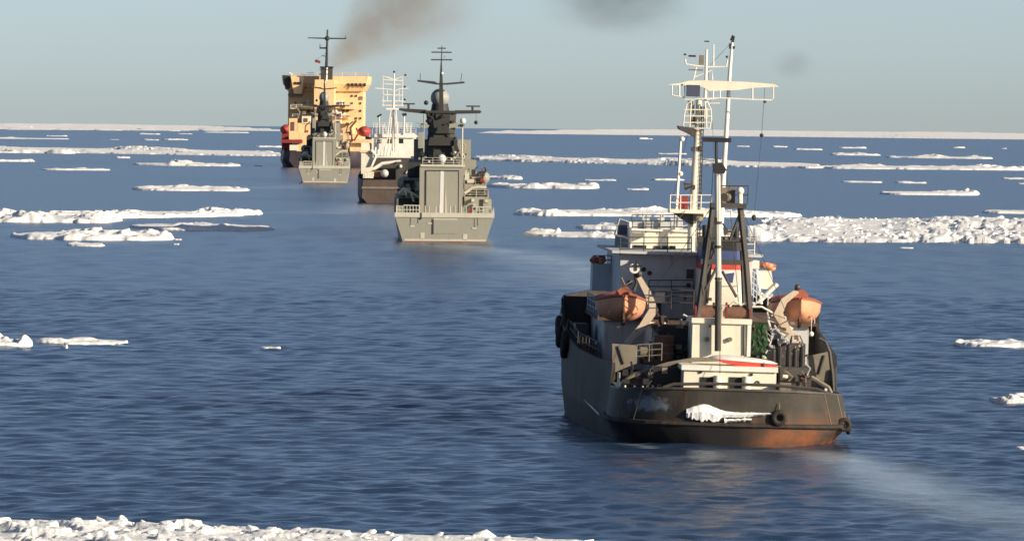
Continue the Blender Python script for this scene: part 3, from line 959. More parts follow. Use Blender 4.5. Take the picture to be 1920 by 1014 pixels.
# orange canvas bundles on the bridge wings
def bundle(px, py, t, sc, seed, label):
    c = P(px, py, t)
    e = T.thing('life_jacket_bundle', (c.x, t, c.z - .22), label, 'bundle')
    rg = random.Random(seed)
    for k in range(6):
        m_ = MB().sphere((rg.uniform(-.3, .3) * sc, rg.uniform(-.3, .3), .18 + rg.uniform(-.05, .2) * sc), .2 * sc, 9, 6, (1.1, 1, .8))
        m_.build('canvas_fold', M_REDOR if k % 2 else M_ORANGE, e, True)
bundle(1123, 489, 34.6, 1.05, 1, 'crumpled orange canvas bundle on the shaded grey bridge wing')
bundle(1439, 500, 34.6, 1.0, 2, 'crumpled orange canvas bundle on the sunlit cream bridge wing')

T.part('forecastle_bulkhead', MB().box(-7.05, -4.6, 37.6, 37.75, 4.4, 6.3), M_BLACK)
T.part('forecastle_bulkhead', MB().box(4.6, 7.05, 37.6, 37.75, 4.4, 6.3), M_BLACK)
T.part('side_locker', MB().box(-6.7, -6.0, 30, 32.5, 3.2, 5.0), M_DKGREY)
T.part('side_locker', MB().box(-6.7, -6.1, 25, 26.5, 2.9, 4.5), M_BROWN)
T.part('guard_rail', MB().rail([(-6.2, 14, 3.75), (-6.85, 22, 3.95), (-7.0, 30, 4.35)], .8, 1.4, 2), M_DKGREY)
# --- main mast
mm = T.part('main_mast', T.ppath([(1296, 478), (1299, 404), (1304, 317), (1309, 230), (1311, 185)], 30, [.26, .24, .21, .17, .16], n=12), M_CREAM, smooth=True)
T.part('topmast', T.ppath([(1322, 192), (1325, 93)], 30, [.1, .06], n=8), M_WHITE, mm, True)
T.part('ladder', MB().rail([P(1308, 470, 29.8), P(1312, 470, 29.8)], 1, .14, 1, .02).path([P(1306, 470, 29.8), P(1312, 330, 29.8), P(1316, 200, 29.8)], .03, 4).path([P(1311, 470, 29.8), P(1316, 330, 29.8), P(1320, 200, 29.8)], .03, 4), M_DKGREY, mm)
rg_ = MB()
for k in range(34):
    y = 205 + k * 7.8
    x = 1316 - (y - 200) * .037
    rg_.tube(P(x - 1, y, 29.75), P(x + 4, y, 29.75), .025, n=4)
T.part('ladder_rung', rg_, M_DKGREY, mm)
aux = T.part('aft_mast', T.ppath([(1349, 478), (1356, 338), (1363, 230), (1368, 140), (1373, 78)], 31, [.16, .14, .12, .1, .07], n=10), M_WHITE, smooth=True)
T.part('mast_head', T.pprism([(1369, 75), (1373, 66), (1378, 69), (1376, 80)], 30.9, .2), M_BLACK, aux)
T.part('mast_light', T.pbox(1367, 82, 1370, 92, 30.9, .15), M_BLACK, aux)
T.part('mast_light', T.pbox(1375, 87, 1378, 92, 30.9, .15), M_BLACK, aux)
yd = T.part('yard', T.pprism([(1251, 159), (1276, 156), (1290, 152), (1322, 151), (1400, 154), (1452, 158), (1461, 163), (1412, 165), (1385, 169), (1330, 171), (1316, 163), (1276, 161)], 29.9, .35), M_CREAM, mm)
for q in ([(1260, 161), (1260, 179), (1283, 183)], [(1274, 160), (1274, 181)], [(1284, 156), (1284, 187), (1350, 184), (1412, 187), (1446, 188), (1450, 184), (1450, 163)],
          [(1411, 165), (1411, 187)], [(1337, 170), (1337, 185)], [(1350, 170), (1350, 184)], [(1325, 187), (1350, 184)]):
    T.part('yard_frame', T.ppath(q, 29.8, .04, n=5), M_WHITE, yd)
T.part('radar_box', T.pbox(1288, 160, 1313, 181, 29.6, .9), M_SLATE, mm)
T.part('spar', T.ppath([(1285, 112), (1286, 121), (1305, 124), (1325, 126), (1350, 126), (1362, 125), (1364, 113)], 30, .045, n=5), M_WHITE, mm)
T.part('spar', T.ppath([(1291, 131), (1318, 132)], 30, .04, n=5), M_OLIVE, mm)
T.part('whip_antenna', T.ppath([(1338, 84), (1338, 124)], 30, .035, n=5), M_WHITE, mm)
T.part('antenna_head', T.pbox(1321, 77, 1330, 79, 30, .2), M_BLACK, mm)
T.part('wind_vane', T.pbox(1282, 101, 1287, 104, 30, .15), M_BLACK, mm)
T.part('wind_vane', T.pbox(1291, 104, 1305, 107, 30, .15), M_BLACK, mm)
T.part('wind_vane', T.pbox(1361, 105, 1365, 109, 30, .15), M_BLACK, mm)
T.part('mast_lantern', T.pbox(1311, 104, 1320, 122, 30, .3), M_OLIVE, mm)
T.part('spreader', T.ppath([(1302, 145), (1335, 132), (1336, 150)], 30, .04, n=5), M_WHITE, mm)
T.part('spreader', T.ppath([(1300, 150), (1306, 126)], 30, .04, n=5), M_WHITE, mm)
# cage round the mast under the yard
for q in ([(1300, 188), (1288, 195), (1283, 215), (1281, 236), (1290, 244)], [(1326, 190), (1333, 205), (1334, 225), (1330, 243)], [(1296, 192), (1293, 240)],
          [(1322, 192), (1325, 240)], [(1283, 206), (1334, 206)], [(1282, 218), (1334, 218)], [(1281, 230), (1333, 230)], [(1284, 241), (1332, 241)], [(1330, 194), (1350, 194)]):
    T.part('cage_rail', T.ppath(q, 29.6, .035, n=5), M_CREAM, mm)
T.part('cage_gear', T.pbox(1292, 197, 1302, 213, 30.0, .4), M_OLIVE, mm)
T.part('cage_gear', T.pbox(1296, 218, 1304, 234, 30.0, .4), M_OLIVE, mm)
T.part('cage_gear', T.pbox(1318, 203, 1327, 222, 30.1, .4), M_CREAM, mm)
T.part('cage_gear', T.pbox(1290, 190, 1299, 196, 30.1, .4), M_DKGREY, mm)
T.part('radar_platform', T.pprism([(1271, 236), (1302, 240), (1304, 258), (1290, 250), (1274, 243)], 29.4, 1.2), M_DKGREY, mm)
# lower platform
lp = T.part('mast_platform', T.pbox(1256, 394, 1333, 399, 29.0, 1.8), M_CREAM, mm)
T.part('guard_rail', MB().rail([P(1256, 394, 29.0), P(1333, 394, 29.0)], .82, .62, 2, .03), M_WHITE, lp)
T.part('platform_bracket', T.pprism([(1262, 399), (1300, 399), (1300, 425), (1280, 412)], 29.6, .8), M_DKGREY, lp)
T.part('radar_drum', MB().tube(P(1309, 399, 29.5), P(1309, 414, 29.5), .3, n=12), M_OLIVE, lp, True)
T.part('red_locker', T.pbox(1269, 369, 1290, 383, 29.7, .6), M_DRED, lp)
T.part('red_locker', T.pbox(1268, 384, 1290, 394, 29.6, .6), M_DRED, lp)
T.part('loudhailer', MB().tube(P(1283, 350, 29.8), P(1297, 348, 29.8), .22, .08, 10), M_BLACK, mm, True)
for q in ((1299, 280), (1300, 351), (1314, 278)):
    T.part('mast_light', T.pbox(q[0] - 3, q[1] - 4, q[0] + 4, q[1] + 4, 29.7, .2), M_DKGREY, mm)
ap = T.part('antenna_post', T.ppath([(1268, 394), (1272, 330), (1277, 257)], 29.4, [.1, .085, .07], n=6), M_WHITE, mm)
T.part('post_lamp', MB().sphere(P(1279, 261, 29.4), .14, 8, 6), M_WHITE, ap, True)
T.part('post_lamp', MB().sphere(P(1276, 326, 29.4), .14, 8, 6), M_WHITE, ap, True)
hy = T.part('halyard', T.ppath([(1434, 165), (1428, 255), (1421, 330), (1414, 405)], 30, .012, n=4), M_DKGREY, mm)
T.part('signal_ball', MB().sphere(P(1428, 254, 30), .11, 10, 7), M_BLACK, hy, True)
T.part('signal_ball', MB().sphere(P(1413.5, 408, 30), .13, 10, 7, (1, 1, 1.3)), M_BLACK, hy, True)
T.part('signal_ball', MB().sphere(P(1434, 191, 30), .09, 8, 6), M_OLIVE, hy, True)
for q in ([(1325, 93), (1347, 385)], [(1313, 152), (1256, 394)], [(1373, 78), (1325, 130)]):
    T.part('stay_wire', T.ppath([(*p, 30) if len(p) == 2 else p for p in q], 30, .011, n=3), M_DKGREY, mm)

# --- davits
def davit(pts, t, sgn):
    d = T.part('davit', MB(), M_BEIGE) if False else None
    P3 = [P(x, y, t) for x, y in pts]
    m_ = MB()
    wd = [.13, .18, .25, .2, .15]
    secs = []
    for i, p in enumerate(P3):
        a = P3[max(i - 1, 0)]; b = P3[min(i + 1, len(P3) - 1)]
        dr = (b - a).normalized(); nr = Vector((-dr.z, 0, dr.x))
        k = wd[i]
        secs.append([p + nr * k + Vector((0, -.12, 0)), p - nr * k + Vector((0, -.12, 0)), p - nr * k + Vector((0, .12, 0)), p + nr * k + Vector((0, .12, 0))])
    m_.loft(secs)
    arm = T.part('davit_arm', m_, M_BEIGE)
    T.part('falls_block', MB().sphere(P3[0] + Vector((0, -.1, .18)), .17, 8, 6), M_DKGREY, arm)
    return arm
port_d = [(1198, 520), (1214, 549), (1226, 580), (1205, 612), (1174, 645)]
star_d = [(1495, 545), (1470, 564), (1459, 588), (1478, 622), (1504, 657)]
for dt in (14.6, 21.6):
    davit(port_d, dt, -1)
    davit(star_d, dt, 1)
for q in ([(1183, 643), (1218, 605), (1240, 604), (1224, 640)], [(1218, 605), (1228, 625), (1216, 690)], [(1246, 600), (1246, 645)]):
    T.part('davit_frame', T.ppath(q, 14.6, .06), M_CREAM)
for q in ([(1500, 655), (1468, 610), (1440, 600), (1452, 660)], [(1455, 590), (1428, 575), (1408, 575)]):
    T.part('davit_frame', T.ppath(q, 14.6, .06), M_CREAM)
T.part('davit_chock', T.pprism([(1466, 594), (1474, 593), (1476, 605), (1468, 607)], 14.9, .3), M_CREAM)
T.part('davit_chock', T.pprism([(1476, 608), (1488, 615), (1483, 622), (1472, 614)], 14.9, .3), M_CREAM)
T.part('davit_winch', MB().tube(P(1206, 668, 11), P(1224, 668, 11), .42, n=14), M_OLIVE, smooth=True)

# --- lifeboats
def lifeboat(px, py, t0, label):
    c = P(px, py, t0)
    L, Bm, D = 7.2, 1.30, 1.15
    e = T.thing('lifeboat', (c.x, t0, c.z - D), label, 'lifeboat', None)
    secs, gun = [], []
    for i in range(17):
        s = i / 16
        y = s * L
        k = max(1 - abs(2 * s - 1) ** 2.6, 0.0) ** .62 * Bm + .03
        sh = .32 * (2 * s - 1) ** 2
        kz = .75 * abs(2 * s - 1) ** 3.5
        row = []
        for j in range(13):
            a = math.pi * j / 12
            xx = -math.cos(a) * k
            zz = D + sh - (D + sh - kz) * math.sin(a) ** .75
            row.append((xx, y, zz))
        secs.append(row)
        gun.append((k, y, D + sh))
    m_ = MB().loft(secs, closed=False, caps=False)
    hl = m_.build('hull', M_ORANGE, e, True)
    g = MB().path([(-k, y, z) for k, y, z in gun], .06, 5).path(gun, .06, 5)
    g.build('gunwale', M_REDOR, hl)
    cv = []
    for (k, y, z), i in zip(gun, range(17)):
        s = i / 16
        hgt = .38 * max(1 - abs(2 * s - 1) ** 2, 0)
        cv.append([(-math.cos(math.pi * j / 8) * k * .95, y, z + .02 + hgt * math.sin(math.pi * j / 8)) for j in range(9)])
    MB().loft(cv, closed=False, caps=False).build('canvas_cover', M_REDOR, e, True)
    MB().prism([(-.45, .7, D + .3), (.5, .7, D + .3), (.42, .7, D + .55), (.2, .7, D + .78), (-.15, .7, D + .74), (-.4, .7, D + .5)], (0, .3, 0)).build('fall_hook_canvas', M_REDOR, e)
    for sx in (-1, 1):
        lo = MB().path([(sx * Bm * .55, .6 + .2 * k, .62 - .18 * math.sin(math.pi * (k % 2) / 1) - (.12 if k % 2 else 0)) for k in range(4)], .03, 4)
        lo.build('grab_line', M_CREAM, hl)
    MB().tube((0, .2, .35), (0, .45, -.05), .12, .1, 8).build('propeller_guard', M_RUBBER, hl)
    MB().box(-.05, .05, -.04, .3, .25, D + .15).build('rudder', M_BROWN, hl)
    return e
lifeboat(1170, 566, 14.9, 'orange lifeboat partly in shade, hung in davits beside the rusty drum')
lifeboat(1501, 571, 14.9, 'sunlit orange lifeboat in davits above the green netting')
fe = T.thing('fender_float', P(1521, 626, 14.6), 'small white ball float hanging under the sunlit lifeboat', 'float')
MB().sphere((0, 0, 0), .14, 10, 7).build('ball', M_WHITE, fe, True)
MB().tube((0, 0, .1), (0, .3, .9), .015, n=4).build('rope', M_CREAM, fe)

# round floodlight on a post beside the port boat
fl = T.part('floodlight', MB().tube(P(1190, 503, 14.4), P(1190, 503, 14.65), .27, n=16), M_WHITE, smooth=True)
T.part('cross_grille', MB().box(P(1188, 600, 14.3).x, P(1191.5, 600, 14.3).x, 14.34, 14.39, P(1350, 512, 14.3).z, P(1350, 494, 14.3).z), M_BLACK, fl)
T.part('cross_grille', MB().box(P(1181, 600, 14.3).x, P(1199, 600, 14.3).x, 14.30, 14.335, P(1350, 504.5, 14.3).z, P(1350, 501.5, 14.3).z), M_BLACK, fl)
T.part('floodlight_bracket', T.ppath([(1191, 512), (1194, 530), (1188, 545)], 14.6, .1), M_DKGREY, fl)
T.part('floodlight_bracket', T.ppath([(1165, 520), (1172, 535), (1186, 526)], 14.6, .05), M_OLIVE, fl)

# --- clutter on the towing deck
c = P(1244, 675, 11.5)
br = T.thing('steel_drum', (c.x, 11.5, c.z), 'big brown rusty steel drum standing beside the cream casing', 'drum')
MB().tube((0, 0, 0), (0, 0, 1.3), .52, n=18).build('shell', M_BROWN, br, True)
for z in (.35, .8, 1.25):
    MB().torus((0, 0, z), .53, .03, 'z').build('hoop', M_OLIVE, br, True)
T.part('drum_platform', T.pbox(1200, 675, 1296, 682, 11, 1.6), M_DECK)
c = P(1210, 674, 10.2)
rl = T.thing('cable_reel', (c.x, 10.2, c.z), 'small grey cable reel between the wing plate and the rusty drum', 'cable reel')
MB().tube((-.28, 0, .4), (.28, 0, .4), .26, n=14).build('wound_cable', M_OLIVE, rl, True)
for sx in (-.31, .31):
    MB().tube((sx - .03, 0, .4), (sx + .03, 0, .4), .40, n=16).build('flange', M_DKGREY, rl, True)
gn = T.thing('cargo_netting', P(1424, 668, 11.5), 'green netting bundle draped beside the cream casing', 'netting')
rg = random.Random(5)
for k in range(3):
    secs = []
    for i in range(9):
        z = 1.75 - i * .21
        x0 = -.34 + k * .23 + .06 * math.sin(i * 1.3 + k)
        secs.append([(x0, -.1 - .1 * k + .08 * math.sin(i * 2.1 + k), z), (x0 + .2, -.16 - .08 * k, z), (x0 + .24, .1, z), (x0, .15, z)])
    MB().loft(secs).build('net_fold', M_GREEN, gn)
T.part('deck_house_starboard', MB().box(P(1412, 600, 13).x, P(1512, 600, 13).x, 13.0, 14.9, 2.4, P(1350, 640, 13).z), M_DKGREY)
for i, x in enumerate((1449, 1461, 1478, 1490, 1503)):
    c = P(x, 692, 10.5)
    h_ = .95 + .12 * (i % 3)
    gc = T.thing('gas_cylinder', (c.x, 10.5, c.z), 'dark upright gas cylinder in a row below the sunlit lifeboat', 'gas cylinder', 'gas cylinders on the towing deck')
    MB().tube((0, 0, 0), (0, 0, h_), .15, n=12).sphere((0, 0, h_), .15, 12, 6).build('bottle', M_BLACK, gc, True)
    MB().tube((0, 0, h_ + .12), (0, 0, h_ + .26), .045, n=6).build('valve', M_OLIVE, gc)
for q in ([(1424, 640), (1436, 622), (1448, 634), (1452, 616)], [(1460, 648), (1470, 632), (1478, 640), (1474, 655)], [(1430, 668), (1440, 655), (1452, 660)],
          [(1486, 662), (1492, 645), (1500, 650)], [(1440, 600), (1448, 626), (1442, 650)]):
    T.part('hose', T.ppath(q, 12.3, .07), M_GREYW)
for x, y in ((1452, 622), (1463, 640), (1448, 652), (1490, 636)):
    T.part('valve_box', T.pbox(x - 5, y - 5, x + 5, y + 5, 12.2, .3), M_GREYW)
T.part('gear_platform', T.pbox(1410, 690, 1520, 697, 9.6, 3.4), M_DKGREY)
for q in ([(1286, 610), (1290, 594), (1281, 590)], [(1276, 598), (1279, 620)]):
    T.part('hose', T.ppath(q, 13, .07), M_GREYW)

rg = random.Random(21)
def clutter(x0, x1, y0, y1, t0, t1, k, mats, big=7):
    for i in range(k):
        x, y, t = rg.uniform(x0, x1), rg.uniform(y0, y1), rg.uniform(t0, t1)
        m_ = mats[rg.randrange(len(mats))]
        if rg.random() < .5:
            w2, h2 = rg.uniform(2, big), rg.uniform(2, big)
            T.part('deck_gear', T.pbox(x - w2, y - h2, x + w2, y + h2, t, rg.uniform(.2, .6)), m_)
        else:
            T.part('pipe_run', T.ppath([(x, y + rg.uniform(6, 16)), (x + rg.uniform(-8, 8), y), (x + rg.uniform(-14, 14), y - rg.uniform(2, 14))], t, rg.uniform(.03, .08), n=5), m_)
CL = [M_DKGREY, M_BLACK, M_GREYW, M_OLIVE, M_BROWN, M_CREAM]
clutter(1415, 1505, 605, 680, 11.4, 12.8, 34, CL, 5)
clutter(1205, 1295, 596, 680, 11.6, 12.5, 20, [M_DKGREY, M_BLACK, M_BROWN, M_OLIVE], 6)
clutter(1460, 1540, 690, 735, 5.2, 7.0, 12, CL, 5)
clutter(1170, 1275, 690, 730, 5.5, 7.4, 12, [M_DKGREY, M_BLACK, M_OLIVE], 6)
clutter(1312, 1400, 560, 598, 10.5, 11.8, 12, [M_BROWN, M_DKGREY, M_CREAM, M_DRED], 5)
clutter(1190, 1290, 408, 436, 34, 36, 12, [M_GREYW, M_DKGREY, M_OLIVE, M_CREAM], 4)
clutter(1408, 1450, 545, 590, 26, 30, 12, [M_GREYW, M_CREAM, M_DKGREY], 4)
clutter(1200, 1300, 545, 585, 22.8, 24, 10, [M_GREYW, M_DKGREY, M_CREAM], 4)
clutter(1312, 1392, 425, 462, 19, 20, 10, [M_BLACK, M_DKGREY, M_OLIVE], 5)
for q in ([(1347, 320, 8.5), (1350, 700, 4.6)], [(1362, 318, 8.5), (1386, 575, 9.8)], [(1337, 318, 8.5), (1322, 575, 9.8)], [(1388, 385, 9.9), (1480, 600, 14.5)], [(1337, 385, 9.9), (1215, 560, 14.5)],
          [(1285, 395, 29), (1215, 480, 25)], [(1330, 395, 29), (1400, 488, 25)]):
    T.part('rope', T.ppath([tuple(p) for p in q], 9, .016, n=4), M_DKGREY)
# welded plate seams of the stern bulwark
for t_, z_ in ((1.2, 0), (2.4, 0)):
    for sg in (-1, 1):
        xk, xt = half_s(t_, 4), half_s(t_, 6)
        T.part('weld_seam', MB().path([(sg * (xk + .0), t_ - .0, 1.12), (sg * xt, t_, half_s(t_, 7))], .022, 4), M_OLIVE, hull)

# upturned boat on a red cradle
c = P(1390, 691, 6.4)
wb = T.thing('upturned_workboat', (c.x, 6.4, c.z), 'white upturned workboat lying on a red cradle over the winch house', 'boat')
secs = []
for i in range(15):
    s = i / 14
    x = -1.75 + 3.6 * s
    k = max(1 - abs(2 * s - 1) ** 3, .02) ** .6
    secs.append([(x, -math.cos(math.pi * j / 8) * .75 * k, (.50 - .20 * s) + .26 * k * math.sin(math.pi * j / 8) * (1.05 - .35 * s)) for j in range(9)])
MB().loft(secs).build('hull', M_WHITE, wb, True)
MB().prism([(-1.45, -.72, .48), (1.74, -.72, .28), (1.74, -.72, -.02), (.1, -.72, .10), (-1.0, -.72, .30)], (0, 1.0, 0)).build('red_cradle', M_RED, wb)
MB().box(1.05, 1.12, -.80, -.73, -.05, .38).build('cradle_strap', M_DKGREY, wb)

# --- tyres hung as fenders
def tyre(c, axis, r_, label):
    e = T.thing('tyre_fender', c, label, 'tyre')
    MB().torus((0, 0, 0), r_, r_ * .48, axis, 20, 8).build('tread', M_RUBBER, e, True)
    MB().tube((0, -.02 if axis == 'y' else 0, r_ * .9), (0, .12 if axis == 'y' else 0, r_ * 2.6), .025, n=5).build('rope', M_OLIVE, e)
tyre(P(1461, 783, -.12), 'y', .28, 'black tyre fender roped flat against the rusty middle of the tug stern')
tyre(P(1583, 796, 1.9), 'y', .25, 'scuffed tyre fender at the tug stern corner, inner one of two')
tyre(P(1591, 801, 2.6), 'x', .25, 'edge-on tyre fender at the tug stern corner, outer one of two')
for i, (px, py, t) in enumerate(((1066, 632, 36), (1081, 652, 30), (1092, 640, 29), (1073, 612, 37))):
    p = P(px, py, t)
    p.x = -7.3
    e = T.thing('tyre_fender', p, 'dark tyre fender hanging over the shaded side of the tug', 'tyre', 'tyres along the tug side')
    MB().torus((0, 0, 0), .42, .2, 'x', 18, 8).build('tread', M_RUBBER, e, True)
    MB().tube((0, 0, .4), (.15, 0, 1.2), .03, n=5).build('rope', M_OLIVE, e)

# --- frozen spray and snow on the stern ledge
def half_at(t, k=4):
    for a, b in zip(hull_st[:-1], hull_st[1:]):
        if a[0] <= t <= b[0]:
            u = (t - a[0]) / (b[0] - a[0])
            return a[k] + (b[k] - a[k]) * u
    return hull_st[-1][k]
def stern_pt(x, z):
    """point on the outer stern surface for local x and height z"""
    best = None
    for i in range(200):
        t = i * .02
        u = min(max((z - 1.0) / 1.7, 0), 1)
        h = half_at(t, 4) * (1 - u) + half_at(t, 6) * u
        if h >= abs(x):
            return t
    return 4.0
M_FROST = snow_mat('thin_frost', (0.26, 0.29, 0.33), 0.3)
def ice_strip(pts, name, label, m=None, tk=1.0):
    P = T.P
    """pts: (px, y_top, y_bottom)"""
    top, bot, frt = [], [], []
    m_ = MB()
    secs = []
    for px, ya, yb in pts:
        a = P(px, ya, .1); b = P(px, yb, .1)
        for _ in range(3):
            ta = stern_pt(a.x, a.z)
            a = P(px, ya, ta); b = P(px, yb, ta)
        tb = stern_pt(a.x, max(b.z, 1.0))
        th_ = (.07 + .10 * min(abs(ya - yb) / 22, 1)) * tk
        zm = (a.z + b.z) / 2
        secs.append([(a.x, ta + .05, a.z), (a.x, ta - th_ * .8, a.z - .05), (a.x, min(ta, tb) - th_ - .12 * tk, zm), (a.x, tb - th_, b.z), (a.x, tb + .05, b.z)])
    m_.loft(secs)
    o = m_.build(name, m or M_SNOW, None, True)
    o.matrix_world = T.f.m
    tag(o, label, 'snow')
    return o
rg = random.Random(3)
sn = []
for i in range(46):
    s = i / 45
    px = 1287 + s * 160
    top = 770 - 14 * math.exp(-((s - .2) / .18) ** 2) + 3 * s + rg.uniform(-.6, .6)
    th_ = 24 * math.exp(-((s - .2) / .2) ** 2) + 6 * math.exp(-((s - .62) / .3) ** 2) + 3
    bot = top + th_ + (rg.uniform(0, 7) if s < .42 else rg.uniform(0, .8))
    sn.append((px, top, bot))
ice_strip(sn, 'snow_crust', 'crust of white snow and icicles hanging on the tug stern ledge')
sn = [(1358 + i * 3.2, 785 + rg.uniform(-2, 1) - i * .1, 790 + rg.uniform(-1, 3) - i * .1) for i in range(17)]
ice_strip(sn, 'frozen_spray', 'thin streak of frozen spray below the snow crust on the tug stern')

# ================================================================== CORVETTES
def rails_part(S, a, b, t, h, m, parent=None, post=1.5, name='guard_rail'):
    return S.part(name, MB().rail([S.P(*a, t), S.P(*b, t)], h, post, 3, .035), m, parent)

C = Ship('grey_corvette', 833, 454, 1.0, 'grey corvette with dark mast tower and white striped hangar door, nearer of two', 'warship', 'pair of grey corvettes')
P = C.P
def csec(t, bk, zk, bw, bt, zt):
    h = [(0, zk), (bk, zk), (bw, 0), (bt, zt), (0, zt)]
    return [(x, t, z) for x, z in h] + [(-x, t, z) for x, z in h[::-1]][1:-1]
zt_ = P(833, 406, 0).z
chull = C.part('hull', MB().loft([csec(0, 4.8, -.4, 5.35, 6.42, zt_), csec(30, 5, -2, 5.9, 6.55, zt_ + .02), csec(31, 5, -2, 5.9, 6.5, 5.2), csec(60, 4.5, -2.5, 5.6, 6.5, 5.4),
                                  csec(85, 1.8, -2.5, 2.6, 4.6, 6.2), csec(104, .05, -2.5, .06, .25, 7.4)]), M_NAVY)
C.part('deck_lip', C.pbox(740, 400, 927, 407, -.12, .5), M_NAVYL, chull)
C.part('waterline_stripe', C.pbox(758, 449.3, 911, 451.5, -.04, .1), M_NAVYL, chull)
C.part('boot_top', C.pbox(758.5, 451.6, 910.5, 460, -.03, .1), M_ANTIF, chull)
dr = C.part('stern_door', C.pbox(813, 412, 857, 438, -.05, .1), M_NAVY, chull)
C.part('door_edge', C.pbox(810, 411, 813, 439, -.07, .1), M_TOWER, dr)
C.part('door_edge', C.pbox(813, 410, 857, 412, -.07, .1), M_NAVYL, dr)
for q in ((773, 424), (889, 428), (806, 419)):
    C.part('mooring_port', C.pbox(q[0] - 4, q[1] - 1.5, q[0] + 4, q[1] + 1.5, -.05, .1), M_NAVYL, chull)
for q in ((792, 441), (872, 444)):
    C.part('rust_stain_plate', C.pbox(q[0] - 4, q[1] - 5, q[0] + 4, q[1] + 6, -.04, .1), M_NAVYL, chull)
C.part('fairlead', C.pbox(788, 399, 791, 411, -.16, .1), M_TOWER, chull)
# flight deck edge frames
for x0, x1 in ((797, 804), (817, 824), (844, 853), (865, 874)):
    b_ = MB()
    for q in ([(x0, 402), (x0, 385.5), (x1, 385.5), (x1, 402)],):
        C.ppath(q, .3, .07, b_, 4)
    C.part('net_frame', b_, M_NAVYL)
    C.part('net_panel', C.pbox(x0 + 2, 388, x1 - 2, 400, .35, .05), M_NAVY)
for x0, x1, y0 in ((743, 757, 386), (757, 786, 385), (886, 919, 388)):
    b_ = MB()
    C.ppath([(x0, 402), (x0, y0), (x1, y0 + .5), (x1, 402)], .6, .09, b_, 4)
    C.ppath([(x0, (402 + y0) / 2), (x1, (402 + y0) / 2)], .6, .07, b_, 4)
    for k in range(1, 5):
        x = x0 + (x1 - x0) * k / 5
        C.ppath([(x, y0), (x, 402)], .6, .05, b_, 4)
    C.part('net_frame', b_, M_NAVYL)
C.part('corner_post', C.pprism([(921, 402), (926, 388), (927, 402)], .2, .4), M_NAVYL)
C.part('deck_winch', C.pbox(880, 390, 887, 402, 2.0, 1.0), M_DRED)
# hangar
zh0 = P(830, 400, 26).z
hg = C.part('hangar', MB().box(P(790, 0, 26).x, P(870.5, 0, 26).x, 26, 41, zh0 - .4, P(830, 311, 26).z), M_NAVY)
dv = C.part('hangar_door', C.pbox(799, 321, 859, 399, 25.94, .1), M_NAVY, hg)
C.part('door_groove', C.pbox(797.2, 319.5, 799, 399, 25.9, .12), M_TOWER, hg)
C.part('door_groove', C.pbox(859, 319.5, 860.8, 399, 25.9, .12), M_TOWER, hg)
C.part('door_groove', C.pbox(799, 319.5, 859, 321, 25.9, .12), M_TOWER, hg)
C.part('guide_stripe', C.pprism([(826, 321), (832.5, 321), (831, 399), (824, 399)], 25.9, .02), M_DOME, dv)
C.part('guide_stripe', C.pprism([(835, 352), (836, 352), (838, 399), (834, 399)], 25.9, .02), M_NAVYL, dv)
C.part('hangar_rim', C.pbox(788.5, 309, 872, 312.5, 25.8, .5), M_NAVYL, hg)
rails_part(C, (792, 310), (869, 310), 27, 1.0, M_NAVYL, hg)
# flanking deckhouses: port in the shadow of the hangar, starboard lit
def stepped(rows, m, t):
    o = None
    for i, (x0, y0, x1, y1, d) in enumerate(rows):
        o = C.part('side_deckhouse', C.pbox(x0, y0, x1, y1, t + i * 2, d), m)
    return o
stepped([(744, 366, 790, 404, 14), (757, 334, 790, 367, 10)], M_NAVY, 30)
C.part('side_deckhouse', C.pbox(764, 305, 790, 335, 34, 8), M_TOWER)  # upper port block and gun bays darkened to paint in shade
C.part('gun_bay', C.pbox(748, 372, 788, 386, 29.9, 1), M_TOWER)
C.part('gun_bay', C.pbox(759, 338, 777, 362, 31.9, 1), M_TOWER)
stepped([(870.5, 369, 916, 404, 14), (870.5, 345, 912, 356, 12), (870.5, 330, 897, 346, 8)], M_NAVY, 30)
C.part('gun_bay', C.pbox(871, 356, 915, 369, 31, 8), M_TOWER)
for x in (905, 758):
    gm = C.part('gun_mount', MB().sphere(P(x, 333 if x > 800 else 343, 33), 1.0, 12, 8, (1, 1, .9)), M_NAVY, smooth=True)
    g0 = P(x, 334 if x > 800 else 344, 32)
    C.part('gun_barrel', MB().tube((g0.x, 32.3, g0.z), (g0.x, 30.6, g0.z + .35), .12, n=8), M_TOWER, gm, True)
C.part('locker', C.pbox(778, 341, 788, 357, 29, .6), M_NAVYL)
for q in ((752, 352, 770, 362), (876, 336, 889, 343), (872, 324, 880, 338), (900, 321, 909, 331), (884, 318, 892, 332)):
    C.part('deck_box', C.pbox(*q, 28.8, 1.0), M_NAVYL if q[0] < 880 else M_TOWER)
b_ = MB()
for q in ([(747, 362), (757, 353), (790, 372)], [(757, 353), (762, 366)], [(770, 360), (776, 378)], [(745, 372), (745, 396)]):
    C.ppath(q, 28, .16, b_, 5)
C.part('boat_crane', b_, M_NAVYL)
rails_part(C, (746, 366), (790, 366), 29.8, .9, M_NAVYL)
rails_part(C, (871, 369), (915, 369), 29.8, .9, M_NAVYL)
rails_part(C, (871, 345), (912, 345), 31.8, .9, M_NAVYL)
C.part('door', C.pbox(899, 374, 906, 398, 29.94, .1), M_TOWER)
C.part('davit_arm', C.ppath([(871, 362), (884, 353), (895, 351), (912, 352)], 29.6, .22), M_NAVYL)
for q in ([(884, 345), (886, 322), (896, 312)], [(908, 345), (910, 318)], [(880, 345), (879, 316)]):
    C.part('whip_post', C.ppath(q, 33, .08), M_TOWER)
